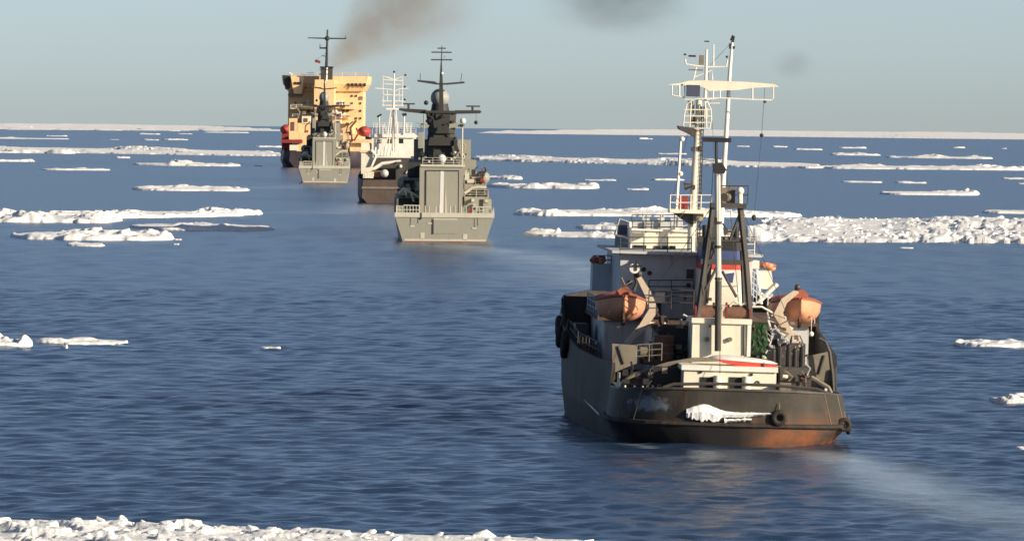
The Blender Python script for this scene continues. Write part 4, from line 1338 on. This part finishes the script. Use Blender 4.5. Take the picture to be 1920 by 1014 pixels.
# tower
def taper(pts0, pts1, ya, yb, t, d0, d1):
    """faceted frustum: bottom px range at row ya, top px range at row yb"""
    a0, a1 = P(pts0[0], ya, t), P(pts0[1], ya, t)
    b0, b1 = P(pts1[0], yb, t), P(pts1[1], yb, t)
    c0 = (d0 - d1) / 2
    return MB().loft([rrect(a0.x, a1.x, t, t + d0, a0.z, (a1.x - a0.x) * .24), rrect(b0.x, b1.x, t + c0, t + c0 + d1, b0.z, (b1.x - b0.x) * .2)])
C.part('bridge_block', MB().box(-4.6, 4.6, 47, 64, 5.3, P(830, 300, 47).z), M_NAVY)
C.part('wheelhouse', MB().box(-3.9, 3.9, 52, 62, P(830, 300, 47).z, P(830, 262, 47).z), M_NAVY)
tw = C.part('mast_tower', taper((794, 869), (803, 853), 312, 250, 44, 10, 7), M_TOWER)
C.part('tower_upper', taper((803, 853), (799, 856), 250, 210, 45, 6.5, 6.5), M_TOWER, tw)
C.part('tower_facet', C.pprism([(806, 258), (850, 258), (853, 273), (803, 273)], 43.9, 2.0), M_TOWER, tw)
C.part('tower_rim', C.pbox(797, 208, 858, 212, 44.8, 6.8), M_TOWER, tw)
C.part('satellite_dome', MB().sphere(P(828, 298, 42.5), .62, 16, 10), M_DOME, tw, True)
C.part('dome_base', MB().tube(P(828, 312, 42.5), P(828, 303, 42.5), .35, n=10), M_NAVY, tw, True)
C.part('yard', C.pprism([(748, 203), (800, 206), (800, 214), (760, 210), (748, 207)], 46, .9), M_TOWER, tw)
C.part('yard', C.pprism([(853, 207), (900, 207), (903, 210), (900, 213), (853, 214)], 46, .9), M_TOWER, tw)
for x0, x1, y in ((756, 778, 195), (874, 900, 199.5)):
    sc = C.part('navigation_radar', C.pbox(x0, y - 1.2, x1, y + 1.2, 46.2, .35), M_TOWER, tw)
    C.part('radar_stalk', C.ppath([((x0 + x1) / 2 - 1, 208), ((x0 + x1) / 2 - 1, y)], 46.3, .16), M_TOWER, sc)
C.part('director_ball', MB().sphere(P(799, 193, 46), .32, 10, 7), M_BLACK, tw, True)
for pp in ([(776, 229), (800, 233), (805, 235), (803, 240), (794, 238)], [(835, 231), (870, 231), (872, 237), (862, 238), (842, 241)]):
    C.part('sponson', C.pprism(pp, 45, 1.4), M_NAVY, tw)
C.part('small_dome', MB().sphere(P(868, 227, 45.6), .42, 12, 8), M_DOME, tw, True)
C.part('signal_ball', MB().sphere(P(892.5, 230, 46.4), .27, 10, 7), M_BLACK, tw, True)
C.part('halyard', C.ppath([(893, 212), (892.5, 230)], 46.4, .02, n=3), M_BLACK, tw)
C.part('side_mast', C.ppath([(866, 312), (867, 240)], 44, .12), M_NAVYL, tw)
C.part('side_mast', C.ppath([(794, 312), (795, 214)], 44, .1), M_NAVY, tw)
for q in ((851, 262, 858, 282), (784, 248, 794, 278), (850, 284, 857, 295)):
    C.part('tower_cabinet', C.pbox(*q, 43.6, .8), M_TOWER if q[0] > 850 else M_NAVY, tw)
for q in ((804, 303), (852, 296), (853, 286), (846, 299)):
    C.part('deck_lamp', MB().sphere(P(*q, 42.4), .18, 8, 6), M_NAVYL, tw)
rd = C.part('radome', MB().sphere(P(825, 184, 48), 1.28, 22, 14), mat('grey_radome', (0.3, 0.3, 0.29), 0.5, 0.1), tw, True)
C.part('radome_skirt', MB().tube(P(825, 210, 48), P(825, 195, 48), 1.3, 1.1, 14), M_TOWER, tw, True)
tm = C.part('topmast', MB().loft([[P(823, 212, 45) + Vector((0, 0, 0)), P(832, 212, 45), P(832, 212, 46.2), P(823, 212, 46.2)],
                                  [P(823.5, 160, 45.3), P(830.5, 160, 45.3), P(830.5, 160, 46), P(823.5, 160, 46)],
                                  [P(826, 118, 45.5), P(828.5, 118, 45.5), P(828.5, 118, 45.8), P(826, 118, 45.8)]]), M_TOWER, tw)
C.part('top_pole', C.ppath([(827.5, 120), (828.5, 86)], 45.6, [.09, .05]), M_TOWER, tw)
C.part('upper_yard', C.pprism([(782, 150), (815, 153), (820, 156), (836, 156), (871, 153), (871, 156.5), (838, 159.5), (818, 159), (783, 153.5)], 45.2, .7), M_TOWER, tw)
for x0, x1, y in ((820, 836, 91), (809, 847, 98.5), (808, 848, 112.5)):
    C.part('crossbar', C.pbox(x0, y - 1, x1, y + 1, 45.5, .16), M_TOWER, tw)
for q in ([(788, 152), (788, 138)], [(864, 153), (866, 138)], [(833, 105), (834, 108)]):
    C.part('whip_antenna', C.ppath(q, 45.5, .04, n=4), M_TOWER, tw)
C.part('mast_lamp', MB().sphere(P(829, 138, 45.3), .2, 8, 6), M_DOME, tw)

rg = random.Random(33)
def cclutter(x0, x1, y0, y1, t0, t1, k, mats, parent, big=4):
    for i in range(k):
        x, y, t = rg.uniform(x0, x1), rg.uniform(y0, y1), rg.uniform(t0, t1)
        m_ = mats[rg.randrange(len(mats))]
        if rg.random() < .6:
            w2, h2 = rg.uniform(1.2, big), rg.uniform(1.2, big)
            C.part('fitting', C.pbox(x - w2, y - h2, x + w2, y + h2, t, rg.uniform(.4, 1)), m_, parent)
        else:
            C.part('pipe_run', C.ppath([(x, y + rg.uniform(3, 8)), (x + rg.uniform(-4, 4), y), (x + rg.uniform(-7, 7), y - rg.uniform(1, 6))], t, rg.uniform(.06, .13), n=5), m_, parent)
cclutter(800, 862, 280, 306, 42.6, 43.8, 14, [M_TOWER, M_NAVY, M_BLACK], tw)
cclutter(803, 852, 215, 248, 44.0, 44.9, 10, [M_TOWER, M_BLACK, M_TOWER], tw, 3)
cclutter(785, 800, 225, 300, 44.5, 46, 9, [M_NAVY, M_TOWER], tw, 3)
cclutter(853, 872, 225, 300, 44.5, 46, 12, [M_NAVY, M_TOWER, M_NAVYL], tw, 3)
cclutter(874, 912, 318, 345, 31.0, 33, 18, [M_NAVY, M_TOWER, M_NAVYL, M_DRED], None)
cclutter(874, 914, 357, 368, 30.2, 30.9, 8, [M_NAVY, M_BLACK], None, 3)
cclutter(874, 914, 374, 398, 29.2, 29.9, 8, [M_NAVY, M_TOWER, M_NAVYL], None, 3)
cclutter(748, 788, 335, 398, 28.4, 29.7, 16, [M_NAVY, M_TOWER, M_SLATE], None, 4)
for x in (770, 784, 890, 896):
    C.part('rust_streak', C.pbox(x - .6, 408, x + .6, 408 + 10 + x % 9, -.045 - .002, .1), M_OLIVE, chull)
c2 = copy_tree(C.root)
f2 = Frame(608, 343.5, 1.45)
c2.matrix_world = f2.m @ Matrix.Diagonal((0.94, 1.0, 1.09, 1.0))
tag(c2, 'grey corvette lying close in front of the yellow icebreaker', 'warship', 'pair of grey corvettes')

# ================================================================== WHITE SUPPORT SHIP behind the near corvette
W = Ship('support_ship', 735, 381, 0.9, 'brown hulled support ship with white bridge and white lattice mast', 'ship')
P = W.P
wz = P(700, 337, 0).z
W.part('hull', MB().loft(hull_sections([
    (0, 2, -.5, 4.6, 5.6, 1.0, 5.4, wz, wz - .02), (.2, 2, -.5, 4.8, 5.8, 1.0, 5.6, wz, wz - .02), (.25, 2, -.5, 4.8, 5.8, 1.0, 5.6, wz, wz - 1.0), (4, 4, -2, 5.6, 6.3, 1.1, 6.1, wz, wz - 1.0), (30, 5, -2, 6.3, 6.6, 1.3, 6.6, wz + .4, wz - .7),
    (50, 4, -2, 4.6, 5.4, 1.5, 5.9, wz + 2, wz + .8), (66, .1, -2, .1, .2, 2, .4, wz + 3, wz + 2)])), M_RHULL, smooth=True)
W.part('rubbing_strake', W.pbox(678, 351, 790, 354, -.2, .3), M_OLIVE)
W.part('lower_house', MB().box(-4.8, 5.6, 18, 42, wz - 1, P(735, 296, 18).z), M_DKGREY)
sp_ = W.part('superstructure', W.pbox(697, 255, 780, 292, 30, 12), M_WHITE)
for x in (711, 730, 752):
    W.part('window', W.pbox(x - 4.5, 261, x + 4.5, 269, 29.95, .1), M_GLASS, sp_)
W.part('roof', W.pprism([(693, 252), (776, 250), (784, 256), (778, 259), (693, 257)], 29.6, 12), M_WHITE, sp_)
W.part('house_side', W.pbox(774, 262, 782, 285, 31, 8), M_OLIVE, sp_)
W.part('deck_beam', W.pprism([(696, 294), (770, 291), (770, 297), (702, 306), (696, 304)], 20, 3), M_WHITE)
W.part('slanted_boom', W.ppath([(700, 318), (716, 307), (752, 303)], 14, .35), M_WHITE)
bx_ = W.part('deck_crane', W.pbox(677, 285, 699, 326, 12, 4), M_CREAM)
W.part('crane_cab', W.pbox(677, 268, 692, 286, 13, 3), M_CREAM, bx_)
W.part('crane_rail', W.pbox(675, 282, 702, 286, 11.8, 4.4), M_YELLOW, bx_)
W.part('crane_leg', W.ppath([(696, 282), (705, 292), (697, 310)], 11.6, .3), M_CREAM, bx_)
W.part('deck_block', W.pbox(742, 304, 788, 345, 8, 8), M_DKGREY)  # dark grey block paints in the shade below the deck beam
W.part('deck_block', W.pbox(701, 320, 726, 332, 6, 3), M_BROWN)
W.part('float_ball', MB().sphere(P(721, 325, 5), .75, 12, 8), M_GREYW, smooth=True)
W.part('lamp', MB().sphere(P(751, 312, 7.6), .32, 10, 7), M_WHITE, smooth=True)
W.part('hoop_rail', W.ppath([(761, 325), (764, 320), (772, 318)], 7.8, .14), M_GREYW)
W.part('guard_rail', MB().rail([P(681, 334, .6), P(700, 331, .6)], .9, .8, 2, .07), M_CREAM)
W.part('hatch_coaming', W.pbox(683, 323, 700, 334, 4, 2), M_CREAM)
mst = W.part('lattice_mast', W.ppath([(737, 292), (738, 204), (739, 138)], 28, [.3, .22, .12], n=6), M_WHITE)
for q in ([(722, 288), (733, 204)], [(748, 288), (742, 204)], [(728, 288), (734, 220)], [(744, 285), (741, 215)]):
    W.part('mast_leg', W.ppath(q, 27.6, .11, n=5), M_WHITE, mst)
for q in ([(717, 144), (728, 146), (739, 150), (748, 146), (756, 144)], [(703, 166), (730, 168), (740, 171), (748, 167), (766, 166)], [(716, 190), (730, 190), (748, 190), (759, 191)],
          [(718, 150), (756, 152)], [(716, 198), (757, 198)], [(719, 178), (754, 179)], [(721, 158), (753, 159)]):
    W.part('crossbar', W.ppath(q, 28, .12, n=5), M_WHITE, mst)
for q in ([(718, 144), (718, 200)], [(755, 144), (754, 200)], [(726, 168), (726, 190)], [(748, 168), (748, 190)]):
    W.part('mast_stay', W.ppath(q, 28, .06, n=4), M_WHITE, mst)
W.part('mast_platform', W.pbox(724, 203, 750, 206, 27.5, 1.5), M_WHITE, mst)
for q in ((739, 135), (760, 141), (759, 163), (759, 187)):
    W.part('mast_lamp', MB().sphere(P(*q, 28), .22, 8, 6), M_BLACK, mst)
for q in ([(706, 218), (715, 213), (716, 216), (708, 221)], [(753, 213), (762, 212), (763, 217), (755, 218)]):
    W.part('searchlight', W.pprism(q, 29, .8), M_BLACK, sp_)
W.part('searchlight_post', W.ppath([(711, 218), (712, 252)], 29.4, .14), M_WHITE, sp_)
W.part('searchlight_post', W.ppath([(758, 217), (757, 252)], 29.4, .14), M_WHITE, sp_)
for a, b, t in (((698, 252), (780, 252), 30), ((700, 241), (772, 241), 31), ((690, 292), (726, 292), 22), ((697, 270), (722, 270), 27)):
    rails_part(W, a, b, t, 1.05, M_WHITE, sp_, 1.0)
for x, y in ((706, 240), (718, 243), (747, 238), (764, 240), (770, 244), (724, 246)):
    W.part('roof_fitting', W.pbox(x - 2, y - 9, x + 2, 252, 31, .5), M_GREYW, sp_)
for i in range(6):
    x = 703 + i * 6
    W.part('vent_pipe', W.ppath([(x, 292), (x + 1, 276 + (i % 3) * 4)], 26, .2, n=6), M_WHITE, sp_)

# ================================================================== ICEBREAKER
I = Ship('yellow_icebreaker', 600, 314, -1.0, 'large icebreaker with tall yellow accommodation block and black hull', 'ship')
P = I.P
iz = P(600, 284, 0).z
I.part('hull', MB().loft(hull_sections([
    (0, 4, -2, 8.0, 9.5, 2, 9.2, iz, iz - .02), (2, 6, -2, 10, 11.6, 2, 11.2, iz, iz - .02), (2.1, 6, -2, 10, 11.6, 2, 11.2, iz, iz - 1.1), (12, 9, -3, 12, 12.8, 2, 12.8, iz, iz - 1.1),
    (60, 11, -4, 12.8, 13.2, 2, 13.3, iz + 1, iz), (95, 9, -4, 10.5, 11.5, 3, 12.2, iz + 4, iz + 2.6), (130, .5, -4, .6, 1, 3, 2, iz + 6, iz + 5)])), M_BHULL, smooth=True)
I.part('ice_belt', I.pbox(563, 296, 640, 299, -.3, .4), M_DRED)
I.part('aft_deckhouse', I.pbox(556, 250, 652, 288, 32, 30), M_YELLOW)
I.part('upper_deckhouse', I.pbox(558, 232, 660, 251, 44, 20), M_YELLOW)
blk = I.part('accommodation_block', MB().box(P(542, 0, 62).x, P(682, 0, 62).x, 62, 84, iz, P(610, 170, 62).z), M_YELLOW)
brg = I.part('bridge', MB().loft([rrect(P(540, 0, 61).x, P(683, 0, 61).x, 61, 86, P(610, 171, 61).z, .3), rrect(P(532, 0, 61).x, P(691, 0, 61).x, 60, 87, P(610, 158, 61).z, .3),
                                  rrect(P(530, 0, 61).x, P(693, 0, 61).x, 60, 87, P(610, 143, 61).z, .3)]), M_YELLOW)
for x in [553, 558, 563, 626, 653, 660.5, 668, 676, 684]:
    I.part('window', I.pbox(x - 2, 156.5, x + 2, 162, 59.5 if x < 540 else 59.7, .5), M_GLASS, brg)
I.part('bay', I.pprism([(545, 143), (570, 143), (566, 176), (551, 176)], 57, 4), M_YELLOW, brg)
for x in (553.5, 558.5, 562.5):
    I.part('window', I.pbox(x - 1.6, 154, x + 1.6, 158.5, 56.7, .5), M_GLASS, brg)
I.part('bridge_wing', I.pprism([(530, 141), (545, 142), (543, 166), (535, 168)], 59, 2), M_TOWER, brg)  # dark colour paints in the shade on the port wing end
I.part('wing_rail', I.ppath([(542, 137), (548, 141)], 60, .25), M_WHITE, brg)
I.part('roof_rail', MB().rail([P(546, 143, 61), P(690, 143, 61)], 1.1, 4, 2, .07), M_YELLOW, brg)
for q in ((571, 150, 575, 166), (580, 145, 583, 165), (589, 152, 596, 166), (651, 163, 655, 167), (675, 181, 680, 187), (641, 196, 646, 202), (643, 143, 648, 148)):
    I.part('vent', I.pbox(*q, 60.4 if q[1] < 168 else 61.6, .5), M_OLIVE, blk)
I.part('ledge', I.pbox(540, 176, 566, 181, 59, 3), M_OLIVE, blk)
# funnel casing, throws its shade on the left half of the block
cs = I.part('funnel_casing', I.pbox(588, 150, 627, 290, 52, 9), M_YELLOW)
for x0, x1 in ((601, 610), (614, 623)):
    fs_ = I.part('funnel', I.pbox(x0, 127, x1, 152, 53, 4), M_DKGREY, cs)
    I.part('funnel_rim', I.pbox(x0 - 1, 125, x1 + 1, 128, 52.7, 4.6), M_BLACK, fs_)
I.part('funnel_frame', I.ppath([(612, 152), (613, 127)], 49.5, .3), M_WHITE, cs)
for q in ((628, 188, 642, 200), (626, 210, 640, 222), (627, 225, 640, 236), (566, 218, 582, 233)):
    I.part('deck_cabin', I.pbox(*q, 44, 4), M_CREAM, cs)
    I.part('cabin_window', I.pbox(q[0] + 4, q[1] + 4, q[2] - 5, q[3] - 4, 43.8, .4), M_BROWN, cs)
for y in (199, 219, 238):
    I.part('balcony', I.pbox(566, y, 590, y + 3, 50, 10), M_OLIVE, cs)
    I.part('balcony', I.pbox(627, y - 2, 655, y, 50, 10), M_OLIVE, cs)
msz = I.part('main_mast', I.ppath([(611, 175), (612.5, 110), (614, 56)], 58, [.7, .45, .25], n=8), M_TOWER, smooth=True)
I.part('mast_yard', I.ppath([(577, 71.5), (612, 72.5), (649, 73)], 58, [.15, .25, .2], n=5), M_TOWER, msz)
I.part('mast_hub', MB().sphere(P(613.5, 72.5, 58), .8, 10, 7), M_TOWER, msz)
I.part('side_arm', I.pbox(599, 89, 612, 92, 58, .4), M_TOWER, msz)
I.part('side_arm', I.ppath([(600, 90), (600, 83)], 58, .12), M_TOWER, msz)
I.part('side_arm', I.ppath([(604, 105), (612, 106)], 58, .12), M_TOWER, msz)
I.part('mast_tail', I.ppath([(648, 73), (648, 68)], 58, .12), M_TOWER, msz)
flg = I.thing('ensign_flag', P(595.5, 117, 58), 'small dark red flag flying from the icebreaker mast', 'flag')
fp = [(591, 112), (596, 113), (601, 115), (600, 120), (595, 118), (590, 117)]
o0 = P(595.5, 117, 58)
MB().prism([Vector(P(x, y, 58)) - o0 + Vector((0, .3 * math.sin(x), 0)) for x, y in fp], (0, .06, 0)).build('cloth', M_DRED, flg)
MB().tube(Vector((-.6, 0, .75)), P(611, 100, 58) - o0, .03, n=4).build('halyard', M_DKGREY, flg)
rg = random.Random(12)
for y in (180, 194, 208, 222):
    for x in range(636, 680, 8):
        if rg.random() < .35:
            I.part('window', I.pbox(x - 1.4, y - 2, x + 1.4, y + 2, 61.7, .5), M_GLASS, blk)
    for x in range(546, 586, 8):
        if rg.random() < .4:
            I.part('window', I.pbox(x - 1.4, y - 2, x + 1.4, y + 2, 61.7, .5), M_GLASS, blk)
for q in ((628, 203, 664), (628, 221, 652), (630, 240, 660), (545, 203, 586), (548, 221, 586), (560, 240, 586)):
    pf = I.part('gallery', I.pbox(q[0], q[1], q[2], q[1] + 1.6, 52, 10), M_YELLOW, blk)
    I.part('gallery_rail', MB().rail([P(q[0], q[1], 52.2), P(q[2], q[1], 52.2)], 1.1, 1.6, 2, .07), M_WHITE, pf)
for x, y in ((634, 230), (645, 214), (651, 233), (640, 247), (575, 247), (570, 212), (632, 256), (655, 250), (646, 258)):
    I.part('deck_gear', I.pbox(x - 3, y - 3, x + 3, y + 3, 42 + x % 3, 1.5), (M_BROWN, M_CREAM, M_OLIVE)[(x + y) % 3], cs)
for q in ([(646, 262), (652, 236), (662, 228)], [(637, 260), (640, 232)], [(570, 262), (573, 236), (582, 228)]):
    I.part('boom', I.ppath(q, 41, .22), M_BROWN, cs)
# orange boats, cranes on the sides
def ib_boat(px, py, t, r_, label):
    c = P(px, py, t)
    e = I.thing('lifeboat', (c.x, t, c.z - 1.4), label, 'lifeboat')
    secs = []
    for i in range(11):
        s = i / 10
        k = max(1 - abs(2 * s - 1) ** 2.5, .02) ** .6
        secs.append([(r_ * k * math.cos(2 * math.pi * j / 12), s * 8.5, 1.4 + (1.5 * r_ / 2) * k * math.sin(2 * math.pi * j / 12)) for j in range(12)])
    MB().loft(secs).build('hull', mat('faded_red_paint', (.40, .07, .06), .6, .25), e, True)
    MB().loft([[(x * .6, y + 1, z * .5 + 1.6) for x, y, z in s_] for s_ in secs[2:8]]).build('canopy', M_DRED, e, True)
ib_boat(535, 243, 34, 1.9, 'dark red covered lifeboat on the shaded side of the yellow icebreaker')
ib_boat(682, 247, 34, 2.2, 'bright red covered lifeboat on the sunlit side of the yellow icebreaker')
for q in ([(543, 263), (543, 224), (556, 224), (556, 263)],):
    I.part('davit_frame', I.pprism([(542, 222), (557, 222), (557, 264), (542, 264)], 28, 1.5), M_YELLOW)
    I.part('frame_opening', I.pbox(546, 229, 552, 245, 27.8, .3), M_BROWN)
I.part('davit_arm', I.ppath([(557, 224), (562, 210), (556, 203)], 30, .3), M_OLIVE)
I.part('boat_platform', I.pbox(527, 262, 566, 268, 27, 16), M_DRED)
I.part('boat_platform', I.pbox(652, 262, 697, 268, 32, 16), M_YELLOW)
I.part('platform_wall', I.pbox(656, 267, 690, 284, 34, 14), M_YELLOW)
I.part('boat_davit', I.ppath([(660, 262), (657, 240), (668, 226)], 31.6, .35), M_BROWN)
I.part('boat_davit', I.ppath([(664, 264), (672, 250), (668, 240)], 31.4, .3), M_DRED)
I.part('deck_locker', I.pbox(543, 272, 558, 282, 20, 3), M_CREAM)
I.part('stern_house', I.pbox(528, 250, 545, 284, 36, 10), M_DRED)

# ================================================================== SMOKE
def smoke_material(name, colr, dens, r0, k, L, dark):
    m = bpy.data.materials.new(name)
    m.use_nodes = True
    n, l = m.node_tree.nodes, m.node_tree.links
    n.remove(n['Principled BSDF'])
    out = n['Material Output']
    pv = n.new('ShaderNodeVolumePrincipled')
    pv.inputs['Color'].default_value = (*colr, 1)
    pv.inputs['Anisotropy'].default_value = 0.2
    tc = n.new('ShaderNodeTexCoord')
    sp = n.new('ShaderNodeSeparateXYZ'); l.new(tc.outputs['Object'], sp.inputs[0])
    def mth(op, a, b=None):
        q = n.new('ShaderNodeMath'); q.operation = op
        for i, x in enumerate((a, b)):
            if x is None: continue
            if isinstance(x, (int, float)): q.inputs[i].default_value = x
            else: l.new(x, q.inputs[i])
        return q.outputs[0]
    yy = mth('MULTIPLY', sp.outputs['Y'], sp.outputs['Y']); zz = mth('MULTIPLY', sp.outputs['Z'], sp.outputs['Z'])
    rr = mth('SQRT', mth('ADD', yy, zz))
    if k is not None:
        Rx = mth('ADD', mth('MULTIPLY', sp.outputs['X'], k), r0)
        q = mth('DIVIDE', rr, Rx)
        amp = mth('DIVIDE', r0 * 2.2, mth('ADD', Rx, r0 * 1.2))
    else:
        xx = mth('MULTIPLY', sp.outputs['X'], sp.outputs['X'])
        q = mth('DIVIDE', mth('SQRT', mth('ADD', xx, mth('ADD', yy, zz))), r0)
        amp = 1.0
    fall = n.new('ShaderNodeMapRange'); fall.interpolation_type = 'SMOOTHSTEP'
    l.new(q, fall.inputs['Value'])
    fall.inputs['From Min'].default_value = 1.0; fall.inputs['From Max'].default_value = 0.15
    no = n.new('ShaderNodeTexNoise'); no.inputs['Scale'].default_value = 0.16; no.inputs['Detail'].default_value = 4
    l.new(tc.outputs['Object'], no.inputs['Vector'])
    nr = n.new('ShaderNodeMapRange'); l.new(no.outputs['Fac'], nr.inputs['Value'])
    nr.inputs['From Min'].default_value = 0.36; nr.inputs['From Max'].default_value = 0.62
    nr.inputs['To Min'].default_value = 0.35
    d = mth('MULTIPLY', mth('MULTIPLY', fall.outputs[0], nr.outputs[0]), mth('MULTIPLY', amp, dens))
    l.new(d, pv.inputs['Density'])
    l.new(pv.outputs[0], out.inputs['Volume'])
    return m
def world(px, py, dist):
    d = ray(px, py)
    return CAM + d * (dist / d.y)
a, b = world(622, 122, 2115), world(790, -30, 2140)
dirv = (b - a)
L_ = dirv.length * 1.15
r0_, k_ = 3.4, 0.52
pl = MB().loft([[(x, (r0_ + k_ * x) * math.cos(2 * math.pi * j / 20), (r0_ + k_ * x) * math.sin(2 * math.pi * j / 20)) for j in range(20)] for x in (0, L_ * .25, L_ * .5, L_ * .75, L_)])
sm = pl.build('smoke_plume', smoke_material('brown_funnel_smoke', (.56, .45, .33), 0.15, r0_, k_, L_, 0))
sm.matrix_world = Matrix.Translation(a) @ dirv.to_track_quat('X', 'Z').to_matrix().to_4x4()
tag(sm, 'brownish smoke plume drifting up from the icebreaker funnels', 'smoke', kind='stuff')
def puff(px, py, dist, r_, sc, dens, label):
    o = MB().sphere((0, 0, 0), r_, 20, 12).build('smoke_puff', smoke_material('thin_grey_smoke', (.22, .21, .22), dens, r_, None, 0, 0))
    o.location = world(px, py, dist)
    o.scale = sc
    tag(o, label, 'smoke', kind='stuff')
puff(1488, 121, 2150, 8.0, (1.1, 1, .8), .032, 'faint dark smudge of smoke beside the tug yard')
puff(1160, 0, 2150, 18.0, (1.7, 1, .8), .045, 'thin grey patch of drifting smoke high between the masts')
